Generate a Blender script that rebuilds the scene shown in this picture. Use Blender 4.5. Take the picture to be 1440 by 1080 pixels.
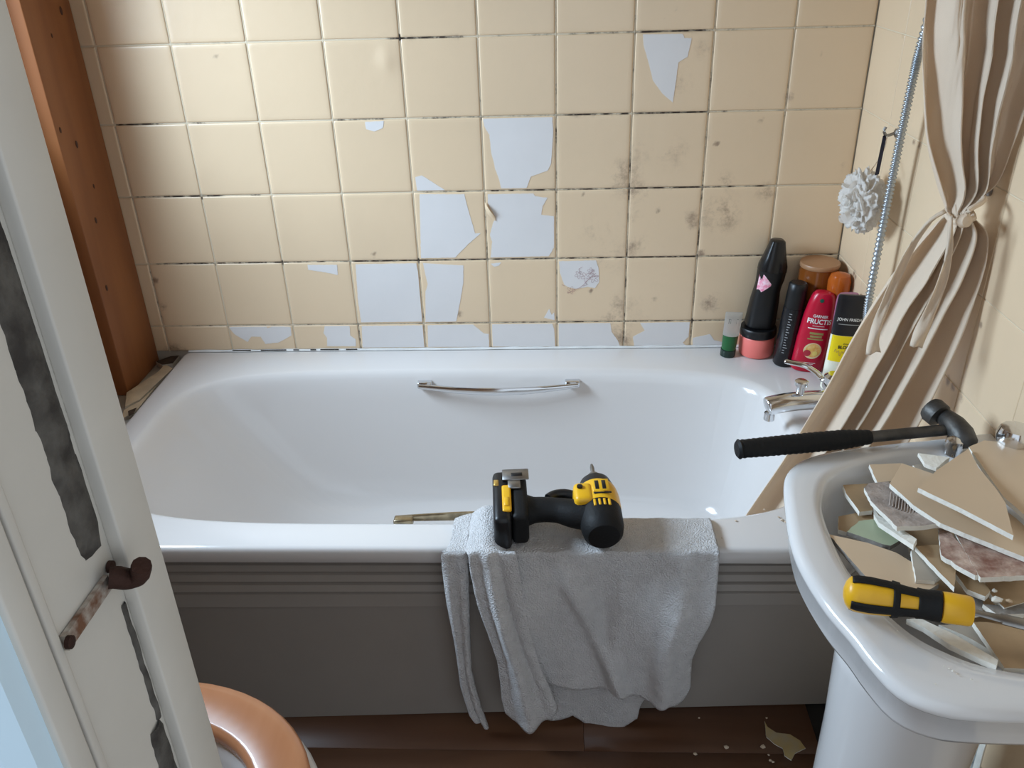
import bpy, bmesh, math, random
from mathutils import Vector, Matrix, noise
random.seed(7)
PI = math.pi

# ------------------------------------------------------------------ camera, light, exposure
for o in list(bpy.data.objects): bpy.data.objects.remove(o)
SC = bpy.context.scene
COL = SC.collection
CAM = Vector((0.7488, -1.7753, 1.2467))
RIGHT = Vector((0.9989, 0.0375, -0.0286)).normalized()
DOWN = Vector((-0.0075, -0.4734, -0.8808)).normalized()
FWD = Vector((-0.0466, 0.8800, -0.4726)).normalized()
F = 1197.27                                   # focal length in pixels of the 1440 px wide frame
cd = bpy.data.cameras.new('camera'); cam = bpy.data.objects.new('camera', cd); COL.objects.link(cam)
cd.sensor_width = 36; cd.lens = F / 1440 * 36; cd.clip_start = 0.02
up = -DOWN; bk = -FWD
cam.matrix_world = Matrix(((RIGHT.x, up.x, bk.x, CAM.x), (RIGHT.y, up.y, bk.y, CAM.y), (RIGHT.z, up.z, bk.z, CAM.z), (0, 0, 0, 1)))
SC.camera = cam
w = bpy.data.worlds.new('World'); SC.world = w; w.use_nodes = True
w.node_tree.nodes['Background'].inputs[0].default_value = (0.78, 0.87, 0.96, 1)
w.node_tree.nodes['Background'].inputs[1].default_value = 1.0
SC.view_settings.view_transform = 'Standard'; SC.view_settings.look = 'None'
SC.view_settings.gamma = 1; SC.view_settings.use_curve_mapping = False
SC.view_settings.exposure = 0.0
ld = bpy.data.lights.new('window_daylight', 'AREA'); ld.shape = 'RECTANGLE'; ld.size = 0.50; ld.size_y = 0.56
ld.energy = 22.5; ld.color = (0.63, 0.815, 1.0); ld.spread = math.radians(130)
lo = bpy.data.objects.new('window_daylight', ld); COL.objects.link(lo)
lo.location = (-0.42, -0.52, 1.25)
lo.rotation_euler = (0, -PI / 2 + math.radians(33), 0)   # skylight falling inwards through the window opening

def px(u, v, x=None, y=None, z=None):
    d = RIGHT * ((u - 720) / F) + DOWN * ((v - 540) / F) + FWD
    t = (x - CAM.x) / d.x if x is not None else (y - CAM.y) / d.y if y is not None else (z - CAM.z) / d.z
    return CAM + d * t

# ------------------------------------------------------------------ materials
MATS = {}
def mat(name, col, rough=0.5, metal=0.0, var=0.0, vscale=12.0, bump=0.0, bscale=60.0, col2=None, coat=0.0, trans=0.0,
        stretch=None, spec=0.5, ior=1.45, alpha=1.0, bdist=0.004):
    if name in MATS: return MATS[name]
    m = bpy.data.materials.new(name); m.use_nodes = True; MATS[name] = m
    nt = m.node_tree; b = nt.nodes['Principled BSDF']
    b.inputs['Base Color'].default_value = (*col, 1); b.inputs['Roughness'].default_value = rough
    b.inputs['Metallic'].default_value = metal; b.inputs['Coat Weight'].default_value = coat
    b.inputs['Transmission Weight'].default_value = trans; b.inputs['Specular IOR Level'].default_value = spec
    b.inputs['IOR'].default_value = ior; b.inputs['Alpha'].default_value = alpha
    tc = nt.nodes.new('ShaderNodeTexCoord'); src = tc.outputs['Object']
    if stretch:
        mp = nt.nodes.new('ShaderNodeMapping'); mp.inputs['Scale'].default_value = stretch
        nt.links.new(src, mp.inputs[0]); src = mp.outputs[0]
    if var > 0 or col2:
        n = nt.nodes.new('ShaderNodeTexNoise'); n.inputs['Scale'].default_value = vscale; n.inputs['Detail'].default_value = 6
        nt.links.new(src, n.inputs['Vector'])
        r = nt.nodes.new('ShaderNodeValToRGB'); nt.links.new(n.outputs[0], r.inputs[0])
        c2 = col2 or tuple(max(0, c * (1 - var)) for c in col)
        r.color_ramp.elements[0].position = 0.35; r.color_ramp.elements[1].position = 0.65
        r.color_ramp.elements[0].color = (*c2, 1); r.color_ramp.elements[1].color = (*col, 1)
        nt.links.new(r.outputs[0], b.inputs['Base Color'])
    if bump > 0:
        n2 = nt.nodes.new('ShaderNodeTexNoise'); n2.inputs['Scale'].default_value = bscale; n2.inputs['Detail'].default_value = 4
        nt.links.new(src, n2.inputs['Vector'])
        bp = nt.nodes.new('ShaderNodeBump'); bp.inputs['Strength'].default_value = bump; bp.inputs['Distance'].default_value = bdist
        nt.links.new(n2.outputs[0], bp.inputs['Height']); nt.links.new(bp.outputs[0], b.inputs['Normal'])
    return m

def stain_mat(name, col, dirt, rough, bump=0.15, noise_scale=90.0, coarse=18.0, base_var=0.06, spec=0.5):
    """paint or grout whose mould follows the 'mould' attribute, broken up by noise"""
    m = bpy.data.materials.new(name); m.use_nodes = True; MATS[name] = m
    nt = m.node_tree; N = nt.nodes; L = nt.links; b = N['Principled BSDF']; b.inputs['Roughness'].default_value = rough; b.inputs['Specular IOR Level'].default_value = spec
    geo = N.new('ShaderNodeNewGeometry')
    at = N.new('ShaderNodeAttribute'); at.attribute_name = 'mould'
    n1 = N.new('ShaderNodeTexNoise'); n1.inputs['Scale'].default_value = noise_scale; n1.inputs['Detail'].default_value = 8; n1.inputs['Roughness'].default_value = 0.75
    n2 = N.new('ShaderNodeTexNoise'); n2.inputs['Scale'].default_value = coarse; n2.inputs['Detail'].default_value = 5
    L.new(geo.outputs['Position'], n1.inputs['Vector']); L.new(geo.outputs['Position'], n2.inputs['Vector'])
    a1 = N.new('ShaderNodeMath'); a1.operation = 'MULTIPLY_ADD'; L.new(n1.outputs[0], a1.inputs[0]); a1.inputs[1].default_value = 1.7; a1.inputs[2].default_value = -0.85
    a2 = N.new('ShaderNodeMath'); a2.operation = 'MULTIPLY_ADD'; L.new(n2.outputs[0], a2.inputs[0]); a2.inputs[1].default_value = 2.0; a2.inputs[2].default_value = -1.0
    s = N.new('ShaderNodeMath'); L.new(a1.outputs[0], s.inputs[0]); L.new(a2.outputs[0], s.inputs[1])
    # mask = smoothstep(attr + noise*min(attr*3,1))
    k = N.new('ShaderNodeMath'); k.operation = 'MULTIPLY'; k.use_clamp = True; L.new(at.outputs['Fac'], k.inputs[0]); k.inputs[1].default_value = 3
    k2 = N.new('ShaderNodeMath'); k2.operation = 'MULTIPLY'; L.new(k.outputs[0], k2.inputs[0]); L.new(s.outputs[0], k2.inputs[1])
    t = N.new('ShaderNodeMath'); t.use_clamp = True; L.new(at.outputs['Fac'], t.inputs[0]); L.new(k2.outputs[0], t.inputs[1])
    mr = N.new('ShaderNodeMapRange'); mr.interpolation_type = 'SMOOTHSTEP'; L.new(t.outputs[0], mr.inputs[0]); mr.inputs[1].default_value = 0.08; mr.inputs[2].default_value = 1.0
    # base variation
    n3 = N.new('ShaderNodeTexNoise'); n3.inputs['Scale'].default_value = 5; L.new(geo.outputs['Position'], n3.inputs['Vector'])
    base = N.new('ShaderNodeMix'); base.data_type = 'RGBA'; L.new(n3.outputs[0], base.inputs[0])
    base.inputs[6].default_value = (*[c * (1 - base_var) for c in col], 1); base.inputs[7].default_value = (*[min(1, c * (1 + base_var)) for c in col], 1)
    mx = N.new('ShaderNodeMix'); mx.data_type = 'RGBA'; L.new(mr.outputs[0], mx.inputs[0]); L.new(base.outputs[2], mx.inputs[6]); mx.inputs[7].default_value = (*dirt, 1)
    L.new(mx.outputs[2], b.inputs['Base Color'])
    nb = N.new('ShaderNodeTexNoise'); nb.inputs['Scale'].default_value = 45; nb.inputs['Detail'].default_value = 3; L.new(geo.outputs['Position'], nb.inputs['Vector'])
    bp = N.new('ShaderNodeBump'); bp.inputs['Strength'].default_value = bump; bp.inputs['Distance'].default_value = 0.003
    L.new(nb.outputs[0], bp.inputs['Height']); L.new(bp.outputs[0], b.inputs['Normal'])
    return m

def wood_mat(name, c1, c2, c3, axis='X', scale=9.0, rough=0.45, knots=True, coat=0.0):
    m = bpy.data.materials.new(name); m.use_nodes = True; MATS[name] = m
    nt = m.node_tree; N = nt.nodes; L = nt.links; b = N['Principled BSDF']; b.inputs['Roughness'].default_value = rough; b.inputs['Coat Weight'].default_value = coat
    tc = N.new('ShaderNodeTexCoord'); mp = N.new('ShaderNodeMapping'); L.new(tc.outputs['Object'], mp.inputs[0])
    mp.inputs['Scale'].default_value = {'X': (0.12, 1, 1), 'Y': (1, 0.12, 1), 'Z': (1, 1, 0.12)}[axis]
    n = N.new('ShaderNodeTexNoise'); n.inputs['Scale'].default_value = scale; n.inputs['Detail'].default_value = 5; L.new(mp.outputs[0], n.inputs['Vector'])
    mu = N.new('ShaderNodeMath'); mu.operation = 'MULTIPLY'; L.new(n.outputs[0], mu.inputs[0]); mu.inputs[1].default_value = 9
    fr = N.new('ShaderNodeMath'); fr.operation = 'PINGPONG'; L.new(mu.outputs[0], fr.inputs[0]); fr.inputs[1].default_value = 1
    r = N.new('ShaderNodeValToRGB'); L.new(fr.outputs[0], r.inputs[0])
    r.color_ramp.elements[0].color = (*c1, 1); r.color_ramp.elements[1].color = (*c2, 1); r.color_ramp.elements[1].position = 0.8
    out = r.outputs[0]
    if knots:
        v = N.new('ShaderNodeTexVoronoi'); v.inputs['Scale'].default_value = 9; mp2 = N.new('ShaderNodeMapping')
        mp2.inputs['Scale'].default_value = {'X': (0.7, 1, 1), 'Y': (1, 0.7, 1), 'Z': (1, 1, 0.7)}[axis]
        L.new(tc.outputs['Object'], mp2.inputs[0]); L.new(mp2.outputs[0], v.inputs['Vector'])
        kr = N.new('ShaderNodeValToRGB'); L.new(v.outputs['Distance'], kr.inputs[0])
        kr.color_ramp.elements[0].position = 0.05; kr.color_ramp.elements[0].color = (1, 1, 1, 1)
        kr.color_ramp.elements[1].position = 0.13; kr.color_ramp.elements[1].color = (0, 0, 0, 1)
        mx = N.new('ShaderNodeMix'); mx.data_type = 'RGBA'; L.new(kr.outputs[0], mx.inputs[0]); L.new(out, mx.inputs[6]); mx.inputs[7].default_value = (*c3, 1)
        out = mx.outputs[2]
    L.new(out, b.inputs['Base Color'])
    return m

CREAM = (0.74, 0.56, 0.375)
M_tile = stain_mat('cream_tile_paint', CREAM, (0.30, 0.20, 0.135), 0.34, spec=0.75)
M_grout = stain_mat('grout', (0.66, 0.56, 0.42), (0.035, 0.022, 0.014), 0.8, noise_scale=170, coarse=55)
M_bare = mat('bare_white_tile', (0.73, 0.70, 0.69), 0.22, var=0.03)
M_plaster = mat('plaster', (0.55, 0.50, 0.43), 0.9, var=0.25, bump=0.5)
M_bath = mat('bath_enamel', (0.69, 0.655, 0.635), 0.14, coat=0.3)
M_panel = mat('bath_panel_plastic', (0.31, 0.275, 0.245), 0.4, var=0.04)
M_sil = mat('silicone', (0.75, 0.74, 0.72), 0.4, var=0.1, vscale=40)
M_chrome = mat('chrome', (0.72, 0.73, 0.75), 0.12, 1.0)
M_brass = mat('worn_gilt_chrome', (0.45, 0.38, 0.26), 0.3, 1.0, var=0.4, vscale=60)
M_ceram = mat('basin_ceramic', (0.70, 0.68, 0.67), 0.12, coat=0.3)
M_black = mat('black_plastic', (0.007, 0.007, 0.008), 0.38)
M_rubber = mat('black_rubber', (0.007, 0.007, 0.0075), 0.6, spec=0.3, bump=0.15, bscale=300)
M_yellow = mat('yellow_plastic', (0.78, 0.42, 0.015), 0.35)
M_steel = mat('steel', (0.35, 0.34, 0.33), 0.38, 1.0, var=0.3, vscale=30)
M_darksteel = mat('dark_steel', (0.10, 0.095, 0.09), 0.5, 0.8, var=0.4, vscale=50, bump=0.2, bscale=120)
M_towel = mat('white_terry', (0.76, 0.735, 0.73), 1.0, var=0.08, vscale=60, bump=1.0, bscale=380, spec=0.05, bdist=0.007)
def thin_cloth(m, col, fac):
    nt = m.node_tree; b = nt.nodes['Principled BSDF']; t = nt.nodes.new('ShaderNodeBsdfTranslucent'); t.inputs[0].default_value = (*col, 1)
    mx = nt.nodes.new('ShaderNodeMixShader'); mx.inputs[0].default_value = fac            # thin stuff lets daylight through
    nt.links.new(b.outputs[0], mx.inputs[1]); nt.links.new(t.outputs[0], mx.inputs[2]); nt.links.new(mx.outputs[0], nt.nodes['Material Output'].inputs['Surface'])
M_curtain = mat('cream_curtain_cloth', (0.86, 0.73, 0.59), 0.95, var=0.05, vscale=14, bump=0.25, bscale=900, spec=0.05)
thin_cloth(M_curtain, (0.88, 0.74, 0.58), 0.34)
M_white_paint = mat('old_white_gloss', (0.64, 0.60, 0.54), 0.45, var=0.10, vscale=8, bump=0.15, bscale=40)
M_bluewhite = mat('hall_paint_blue_light', (0.66, 0.83, 0.95), 0.5, var=0.03)  # white paint with the blue of the hall daylight put into its colour
M_dirt = mat('grimy_strip', (0.040, 0.034, 0.030), 0.9, col2=(0.11, 0.10, 0.088), var=0.5, vscale=70, bump=0.8, bscale=90)
M_rust = mat('rusty_iron', (0.055, 0.022, 0.014), 0.8, 0.3, var=0.5, vscale=60, bump=0.6, bscale=150)
M_rustplate = mat('rusty_painted_plate', (0.50, 0.46, 0.40), 0.7, col2=(0.16, 0.07, 0.035), vscale=110, bump=0.4, bscale=100)
M_biscuit = mat('tile_biscuit', (0.82, 0.78, 0.70), 0.9, var=0.10, vscale=60, bump=0.4, bscale=140)
M_glaze = mat('cream_glaze', (0.60, 0.445, 0.30), 0.3, var=0.05, vscale=10)
M_glaze_tan = mat('tan_stained_glaze', (0.42, 0.28, 0.155), 0.4, var=0.25, vscale=20)
M_green = mat('pale_green_paint', (0.40, 0.44, 0.30), 0.6, var=0.10, vscale=20)
M_adh = mat('ridged_adhesive', (0.42, 0.34, 0.29), 0.9, var=0.4, vscale=35, bump=0.9, bscale=80)
M_redback = mat('reddish_mortar_back', (0.52, 0.38, 0.30), 0.9, col2=(0.22, 0.10, 0.07), vscale=48, bump=0.7, bscale=90)
M_greyback = mat('grey_cement_back', (0.30, 0.27, 0.24), 0.9, var=0.5, vscale=30, bump=0.7, bscale=90)
M_pine = wood_mat('knotty_pine', (0.22, 0.072, 0.020), (0.28, 0.098, 0.028), (0.06, 0.02, 0.01), 'Z', 6, 0.55, False)
M_floorwood = wood_mat('laminate_floor', (0.082, 0.033, 0.015), (0.105, 0.045, 0.021), (0.1, 0.04, 0.02), 'X', 9, 0.4, False)
M_seatwood = wood_mat('varnished_seat_wood', (0.46, 0.19, 0.085), (0.52, 0.23, 0.11), (0.3, 0.1, 0.05), 'Y', 7, 0.25, False, 0.3)
M_dark = mat('dark_subfloor', (0.03, 0.027, 0.025), 0.9, var=0.4, vscale=25)
M_ceil = mat('ceiling_paint', (0.55, 0.47, 0.38), 0.9)
M_glass = mat('window_glass', (0.9, 0.95, 1), 0.05, alpha=0.12)

# ------------------------------------------------------------------ helpers
def link(name, me, parent=None):
    o = bpy.data.objects.new(name, me); COL.objects.link(o)
    if parent: o.parent = parent
    return o
def tag(o, label=None, cat=None, group=None, kind=None):
    if label: o['label'] = label
    if cat: o['category'] = cat
    if group: o['group'] = group
    if kind: o['kind'] = kind
    return o
def thing(name, label, cat, group=None, loc=(0, 0, 0)):
    o = link(name, None); o.location = loc; o.empty_display_size = 0.02
    return tag(o, label, cat, group)
def pyd(name, V, Fc, m, parent=None, smooth=True, mats=None, fm=None):
    me = bpy.data.meshes.new(name); me.from_pydata([tuple(v) for v in V], [], Fc)
    for mm in (mats or [m]): me.materials.append(mm)
    if fm:
        for p, i in zip(me.polygons, fm): p.material_index = i
    bm = bmesh.new(); bm.from_mesh(me); bmesh.ops.recalc_face_normals(bm, faces=bm.faces); bm.to_mesh(me); bm.free()
    if smooth: me.polygons.foreach_set('use_smooth', [True] * len(me.polygons))
    o = link(name, me)
    if parent:
        o.parent = parent; o.matrix_parent_inverse = Matrix.Translation(parent.location).inverted() if parent.parent is None and tuple(parent.rotation_euler) == (0, 0, 0) else parent.matrix_world.inverted()
    return o
def grid_faces(r, c, wrap=False):
    fs = []
    for i in range(r - 1):
        for j in range(c if wrap else c - 1):
            k = (j + 1) % c
            fs.append((i * c + j, i * c + k, (i + 1) * c + k, (i + 1) * c + j))
    return fs
def loft(name, rings, m, parent=None, cap0=True, cap1=True, smooth=True):
    c = len(rings[0]); V = [v for r in rings for v in r]; Fc = grid_faces(len(rings), c, True)
    if cap0: Fc.append(tuple(range(c)))
    if cap1: Fc.append(tuple(range((len(rings) - 1) * c, len(rings) * c)))
    return pyd(name, V, Fc, m, parent, smooth)
def autosmooth(o, ang=35):
    me = o.data
    bm = bmesh.new(); bm.from_mesh(me)
    for e in bm.edges: e.smooth = not (len(e.link_faces) == 2 and e.calc_face_angle(0) > math.radians(ang))
    bm.to_mesh(me); bm.free(); return o
def lathe(name, prof, m, parent=None, origin=(0, 0, 0), axis=(0, 0, 1), n=32, sx=1, sy=1, mtx=None, ang=35):
    """prof: list of (r, h); axis direction; origin"""
    q = Vector((0, 0, 1)).rotation_difference(Vector(axis).normalized())
    rings = []
    for r, h in prof:
        ring = []
        for k in range(n):
            a = 2 * PI * k / n; p = Vector((max(r, 1e-5) * math.cos(a) * sx, max(r, 1e-5) * math.sin(a) * sy, h))
            p = (mtx @ p) if mtx else q @ p + Vector(origin)
            ring.append(p)
        rings.append(ring)
    return autosmooth(loft(name, rings, m, parent), ang)
def smooth_path(pts, n):
    """Catmull-Rom through points, n samples in all"""
    P = [Vector(p) for p in pts]; out = []
    if len(P) == 2: return [P[0].lerp(P[1], i / (n - 1)) for i in range(n)]
    seg = len(P) - 1
    for i in range(n):
        t = i / (n - 1) * seg; k = min(int(t), seg - 1); f = t - k
        p0 = P[max(k - 1, 0)]; p1 = P[k]; p2 = P[k + 1]; p3 = P[min(k + 2, seg)]
        out.append(0.5 * ((2 * p1) + (p2 - p0) * f + (2 * p0 - 5 * p1 + 4 * p2 - p3) * f * f + (3 * p1 - p0 - 3 * p2 + p3) * f ** 3))
    return out
def tube(name, path, rad, m, parent=None, n=14, flat=1.0, upv=(0, 0, 1), ang=40):
    """rad: number or list or function of t; flat squashes along the up vector"""
    rings = []; L = len(path)
    for i, p in enumerate(path):
        d = (path[min(i + 1, L - 1)] - path[max(i - 1, 0)]).normalized()
        u = Vector(upv); s = d.cross(u)
        if s.length < 1e-3: s = d.cross(Vector((1, 0, 0)))
        s.normalize(); u2 = s.cross(d)
        r = rad(i / (L - 1)) if callable(rad) else rad[i] if isinstance(rad, list) else rad
        rings.append([p + s * (r * math.cos(2 * PI * k / n)) + u2 * (r * flat * math.sin(2 * PI * k / n)) for k in range(n)])
    return autosmooth(loft(name, rings, m, parent), ang)
def box(name, lo_, hi, m, parent=None, bev=0.0, seg=2, mtx=None, smooth=False):
    bm = bmesh.new(); bmesh.ops.create_cube(bm, size=1)
    c = (Vector(lo_) + Vector(hi)) / 2; s = Vector(hi) - Vector(lo_)
    for v in bm.verts: v.co = Vector((v.co.x * s.x, v.co.y * s.y, v.co.z * s.z)) + c
    if bev: bmesh.ops.bevel(bm, geom=list(bm.edges), offset=bev, segments=seg, affect='EDGES', profile=0.5)
    if mtx:
        for v in bm.verts: v.co = mtx @ v.co
    bmesh.ops.recalc_face_normals(bm, faces=bm.faces)
    me = bpy.data.meshes.new(name); bm.to_mesh(me); bm.free(); me.materials.append(m)
    if bev: me.polygons.foreach_set('use_smooth', [True] * len(me.polygons))
    o = link(name, me)
    if parent: o.parent = parent; o.matrix_parent_inverse = Matrix.Translation(parent.location).inverted()
    if bev: autosmooth(o, 50)
    return o
def slab(name, pts, nrm, th, m_top, m_side, parent=None):
    """polygon pts (3D) extruded by th against nrm; top face m_top, the rest m_side"""
    n = len(pts); nv = Vector(nrm).normalized() * th
    V = [Vector(p) for p in pts] + [Vector(p) - nv for p in pts]
    Fc = [tuple(range(n)), tuple(range(2 * n - 1, n - 1, -1))] + [(i, (i + 1) % n, n + (i + 1) % n, n + i) for i in range(n)]
    return pyd(name, V, Fc, None, parent, smooth=False, mats=[m_top, m_side], fm=[0, 1] + [1] * n)
def structure(o): o['kind'] = 'structure'; return o
def nz(p, s=1.0): return noise.noise(Vector(p) * s)
def interp(tab, x):
    if x <= tab[0][0]: return tab[0][1]
    for (a, b), (c, d) in zip(tab, tab[1:]):
        if x <= c: return b + (d - b) * (x - a) / (c - a)
    return tab[-1][1]
def poly_radius(poly, c, ang):
    d = Vector((math.cos(ang), math.sin(ang))); best = None
    for i in range(len(poly)):
        a = Vector(poly[i]) - Vector(c); b = Vector(poly[(i + 1) % len(poly)]) - Vector(c); e = b - a
        den = d.x * e.y - d.y * e.x
        if abs(den) < 1e-12: continue
        t = (a.x * e.y - a.y * e.x) / den; s = (a.x * d.y - a.y * d.x) / den
        if t > 0 and -1e-6 <= s <= 1 + 1e-6 and (best is None or t > best): best = t
    return best
FONT_CACHE = {}
def text_polys(s, size, bold=0.0):
    cu = bpy.data.curves.new('lettering', 'FONT'); cu.body = s; cu.size = size; cu.align_x = 'CENTER'; cu.offset = bold; cu.resolution_u = 3
    to = bpy.data.objects.new('lettering', cu); me = bpy.data.meshes.new_from_object(to)
    V = [v.co.copy() for v in me.vertices]; Fc = [tuple(p.vertices) for p in me.polygons]
    bpy.data.objects.remove(to); bpy.data.curves.remove(cu); bpy.data.meshes.remove(me)
    return V, Fc

# ------------------------------------------------------------------ the room
XL, XR, YN, ZC = -0.235, 1.37, -1.43, 2.15         # left wall, right wall, room side of the door wall, ceiling
P = 0.1524; Z5 = 0.452; TT = 0.0055; GAP = 0.0012  # tile pitch, height of a joint, tile thickness, half a joint
floor = structure(box('floor', (-0.6, -3.2, -0.06), (1.6, 0.2, -0.012), M_dark))
k = 0
for i in range(14):
    y1 = -0.66 - 0.125 * i; offs = (i * 0.37) % 0.9
    xs = [-0.235] + [x for x in (offs - 0.1, offs + 0.8) if -0.2 < x < 1.15] + [1.2]
    for a, b in zip(xs, xs[1:]):
        box('plank', (a + 0.0002, y1 - 0.1248, -0.012), (b - 0.0002, y1, 0.0), M_floorwood, floor, bev=0.0004, seg=1)
structure(box('ceiling', (-0.6, -1.54, ZC), (1.6, 0.2, ZC + 0.05), M_ceil))
wall_back = structure(box('wall_back', (-0.5, TT, -0.05), (1.55, 0.16, ZC), M_plaster))
wall_right = structure(box('wall_right', (XR + TT, -1.54, -0.05), (1.55, TT, ZC), M_plaster))

# mould: dark runs along the joints, clouds on the tiles
H_RUNS = [(1, 548, 648, 1.0), (1, 232, 330, .25), (1, 800, 900, .45), (1, 900, 1003, .8), (1, 1003, 1060, .3), (1, 1105, 1235, .35), (1, 690, 780, .25),
          (2, 160, 222, .8), (2, 262, 290, .4), (2, 470, 545, .6), (2, 590, 690, .5), (2, 690, 783, .45), (2, 783, 885, .85), (2, 890, 995, .85), (2, 1000, 1190, .3),
          (3, 180, 232, .4), (3, 228, 310, .95), (3, 350, 368, .7), (3, 590, 690, .45), (3, 690, 783, .75), (3, 783, 885, .6), (3, 885, 988, .9), (3, 988, 1090, .65), (3, 1090, 1190, .2),
          (4, 222, 303, .65), (4, 303, 345, .5), (4, 345, 400, .8), (4, 400, 493, .6), (4, 495, 590, .9), (4, 590, 687, .8), (4, 690, 783, .75), (4, 783, 880, .6), (4, 885, 985, .85), (4, 985, 1085, .6), (4, 1085, 1180, .4),
          (5, 240, 600, .35), (5, 600, 790, .55), (5, 790, 980, .65), (5, 980, 1060, .6)]
V_RUNS = [(-1, 380, 450, .7), (0, 170, 300, .15), (2, 455, 492, .6), (2, 140, 200, .3), (3, 372, 455, .6), (3, 455, 490, .5), (4, 50, 160, .3), (4, 270, 366, .7), (4, 440, 490, .5), (5, 0, 150, .45), (5, 160, 300, .65), (5, 290, 450, .6), (5, 455, 490, .5),
          (6, 30, 160, .35), (6, 160, 220, .4), (6, 220, 370, .8), (6, 370, 460, .6), (6, 455, 490, .7), (7, 0, 160, .5), (7, 160, 262, .65), (7, 262, 370, .9), (7, 370, 455, .6), (7, 455, 490, .5), (8, 90, 150, .6), (8, 150, 262, .35), (8, 262, 320, .4)]
CLOUDS = [(880, 250, 26, .38), (884, 300, 18, .3), (1015, 300, 30, .40), (972, 312, 15, .42), (893, 345, 18, .35), (862, 438, 22, .45), (878, 470, 20, .5), (920, 420, 7, .8), (905, 420, 40, .18),
          (985, 356, 7, 1.0), (950, 215, 26, .25), (1000, 425, 16, .45), (1078, 270, 14, .4), (842, 322, 26, .25), (1185, 228, 16, .25), (905, 215, 30, .2), (1020, 255, 14, .35), (890, 268, 18, .5),
          (218, 394, 5, 1.0), (230, 430, 8, .5), (250, 497, 20, .5), (960, 120, 26, .25), (990, 70, 16, .2), (645, 442, 8, .5), (1070, 225, 12, .1), (850, 360, 30, .3), (1110, 135, 8, .5),
          (1070, 168, 5, .7), (1008, 202, 4, .9), (303, 79, 3, .8), (212, 207, 2.5, .8), (255, 268, 3, .8), (925, 296, 4, .9), (820, 272, 3, .9), (526, 357, 4, .9), (831, 409, 4, 1.0), (950, 12, 3, .7), (935, 24, 3, .6), (1155, 75, 3, .6)]
def wz(u, v):
    p = px(u, v, y=0.0); return p.x, p.z
HR = {}
for r, a, b, s in H_RUNS:
    z = Z5 + (5 - r) * P
    va = 540 + (z - 0.9) * -600
    # pixel -> x along the joint: intersect near the joint's own row in the picture
    v0 = {1: 50, 2: 164, 3: 269, 4: 366, 5: 455}[r]
    HR.setdefault(r, []).append((px(a, v0, y=0).x, px(b, v0, y=0).x, s))
VR = {}
for c, a, b, s in V_RUNS:
    VR.setdefault(c, []).append((px(783, b, y=0).z, px(783, a, y=0).z, s))
CL = [(*wz(u, v), r * (0.00165 if r > 12 else 0.0012), s if r < 12 else s * 1.0) for u, v, r, s in CLOUDS]
def joint_mould(x, z):
    m = 0.06
    for c, rr in VR.items():
        if abs(x - c * P) < 0.006:
            for a, b, s in rr:
                if a - 0.01 < z < b + 0.01: m = max(m, s * (0.42 + 0.75 * nz((x * 40, z * 40, 3))))
    for r, rr in HR.items():
        if abs(z - (Z5 + (5 - r) * P)) < 0.006:
            for a, b, s in rr:
                if a - 0.01 < x < b + 0.01: m = max(m, s * min(1, (x - a + .012) / .02, (b - x + .012) / .02) * (0.62 + .35 * s + 0.6 * nz((x * 45, z * 40, 9))))
    for cx, cz, r, s in CL:
        d2 = ((x - cx) ** 2 + (z - cz) ** 2) / (r * r)
        if d2 < 6: m = max(m, s * math.exp(-d2))
    return m
def tile_mould(x, z):
    m = 0.0
    for cx, cz, r, s in CL:
        d2 = ((x - cx) ** 2 + (z - cz) ** 2) / (r * r)
        if d2 < 6: m = max(m, s * math.exp(-d2))
    # mould creeping off the joints onto the tile edge
    for c, rr in VR.items():
        d = abs(x - c * P)
        if d < 0.012:
            for a, b, s in rr:
                if a < z < b and s > .3: m = max(m, 0.32 * s * (1 - d / 0.012))
    for r, rr in HR.items():
        d = abs(z - (Z5 + (5 - r) * P))
        if d < 0.010:
            for a, b, s in rr:
                if a < x < b and s > .3: m = max(m, 0.32 * s * (1 - d / 0.010))
    return m
def tile_mesh(name, wd, ht, attr=None, n=1, pillow=0.0016, dome=None):
    """a tile in local coords: face towards -Y at y=0, x 0..wd, z 0..ht; pillowed edges"""
    e = 0.0035
    def coords(L): return [0, 0.0006, e * .5, e] + [e + (L - 2 * e) * i / n for i in range(1, n)] + [L - e, L - e * .5, L - 0.0006, L]
    X = coords(wd); Zs = coords(ht)
    def drop(t, L):
        d = min(t, L - t)
        return 0.0 if d >= e else pillow * (1 - d / e) ** 2
    V = []; A = []
    for zz in Zs:
        for xx in X:
            rim = xx in (0, wd) or zz in (0, ht)
            V.append((xx, TT if rim else drop(xx, wd) + drop(zz, ht) - (dome(xx, zz) if dome else 0), zz))
    Fc = grid_faces(len(Zs), len(X))
    me = bpy.data.meshes.new(name); me.from_pydata(V, [], Fc); me.materials.append(M_tile)
    me.polygons.foreach_set('use_smooth', [True] * len(me.polygons))
    a = me.attributes.new('mould', 'FLOAT', 'POINT')
    if attr: a.data.foreach_set('value', [attr(x, z) for x, y, z in V])
    return me
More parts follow.
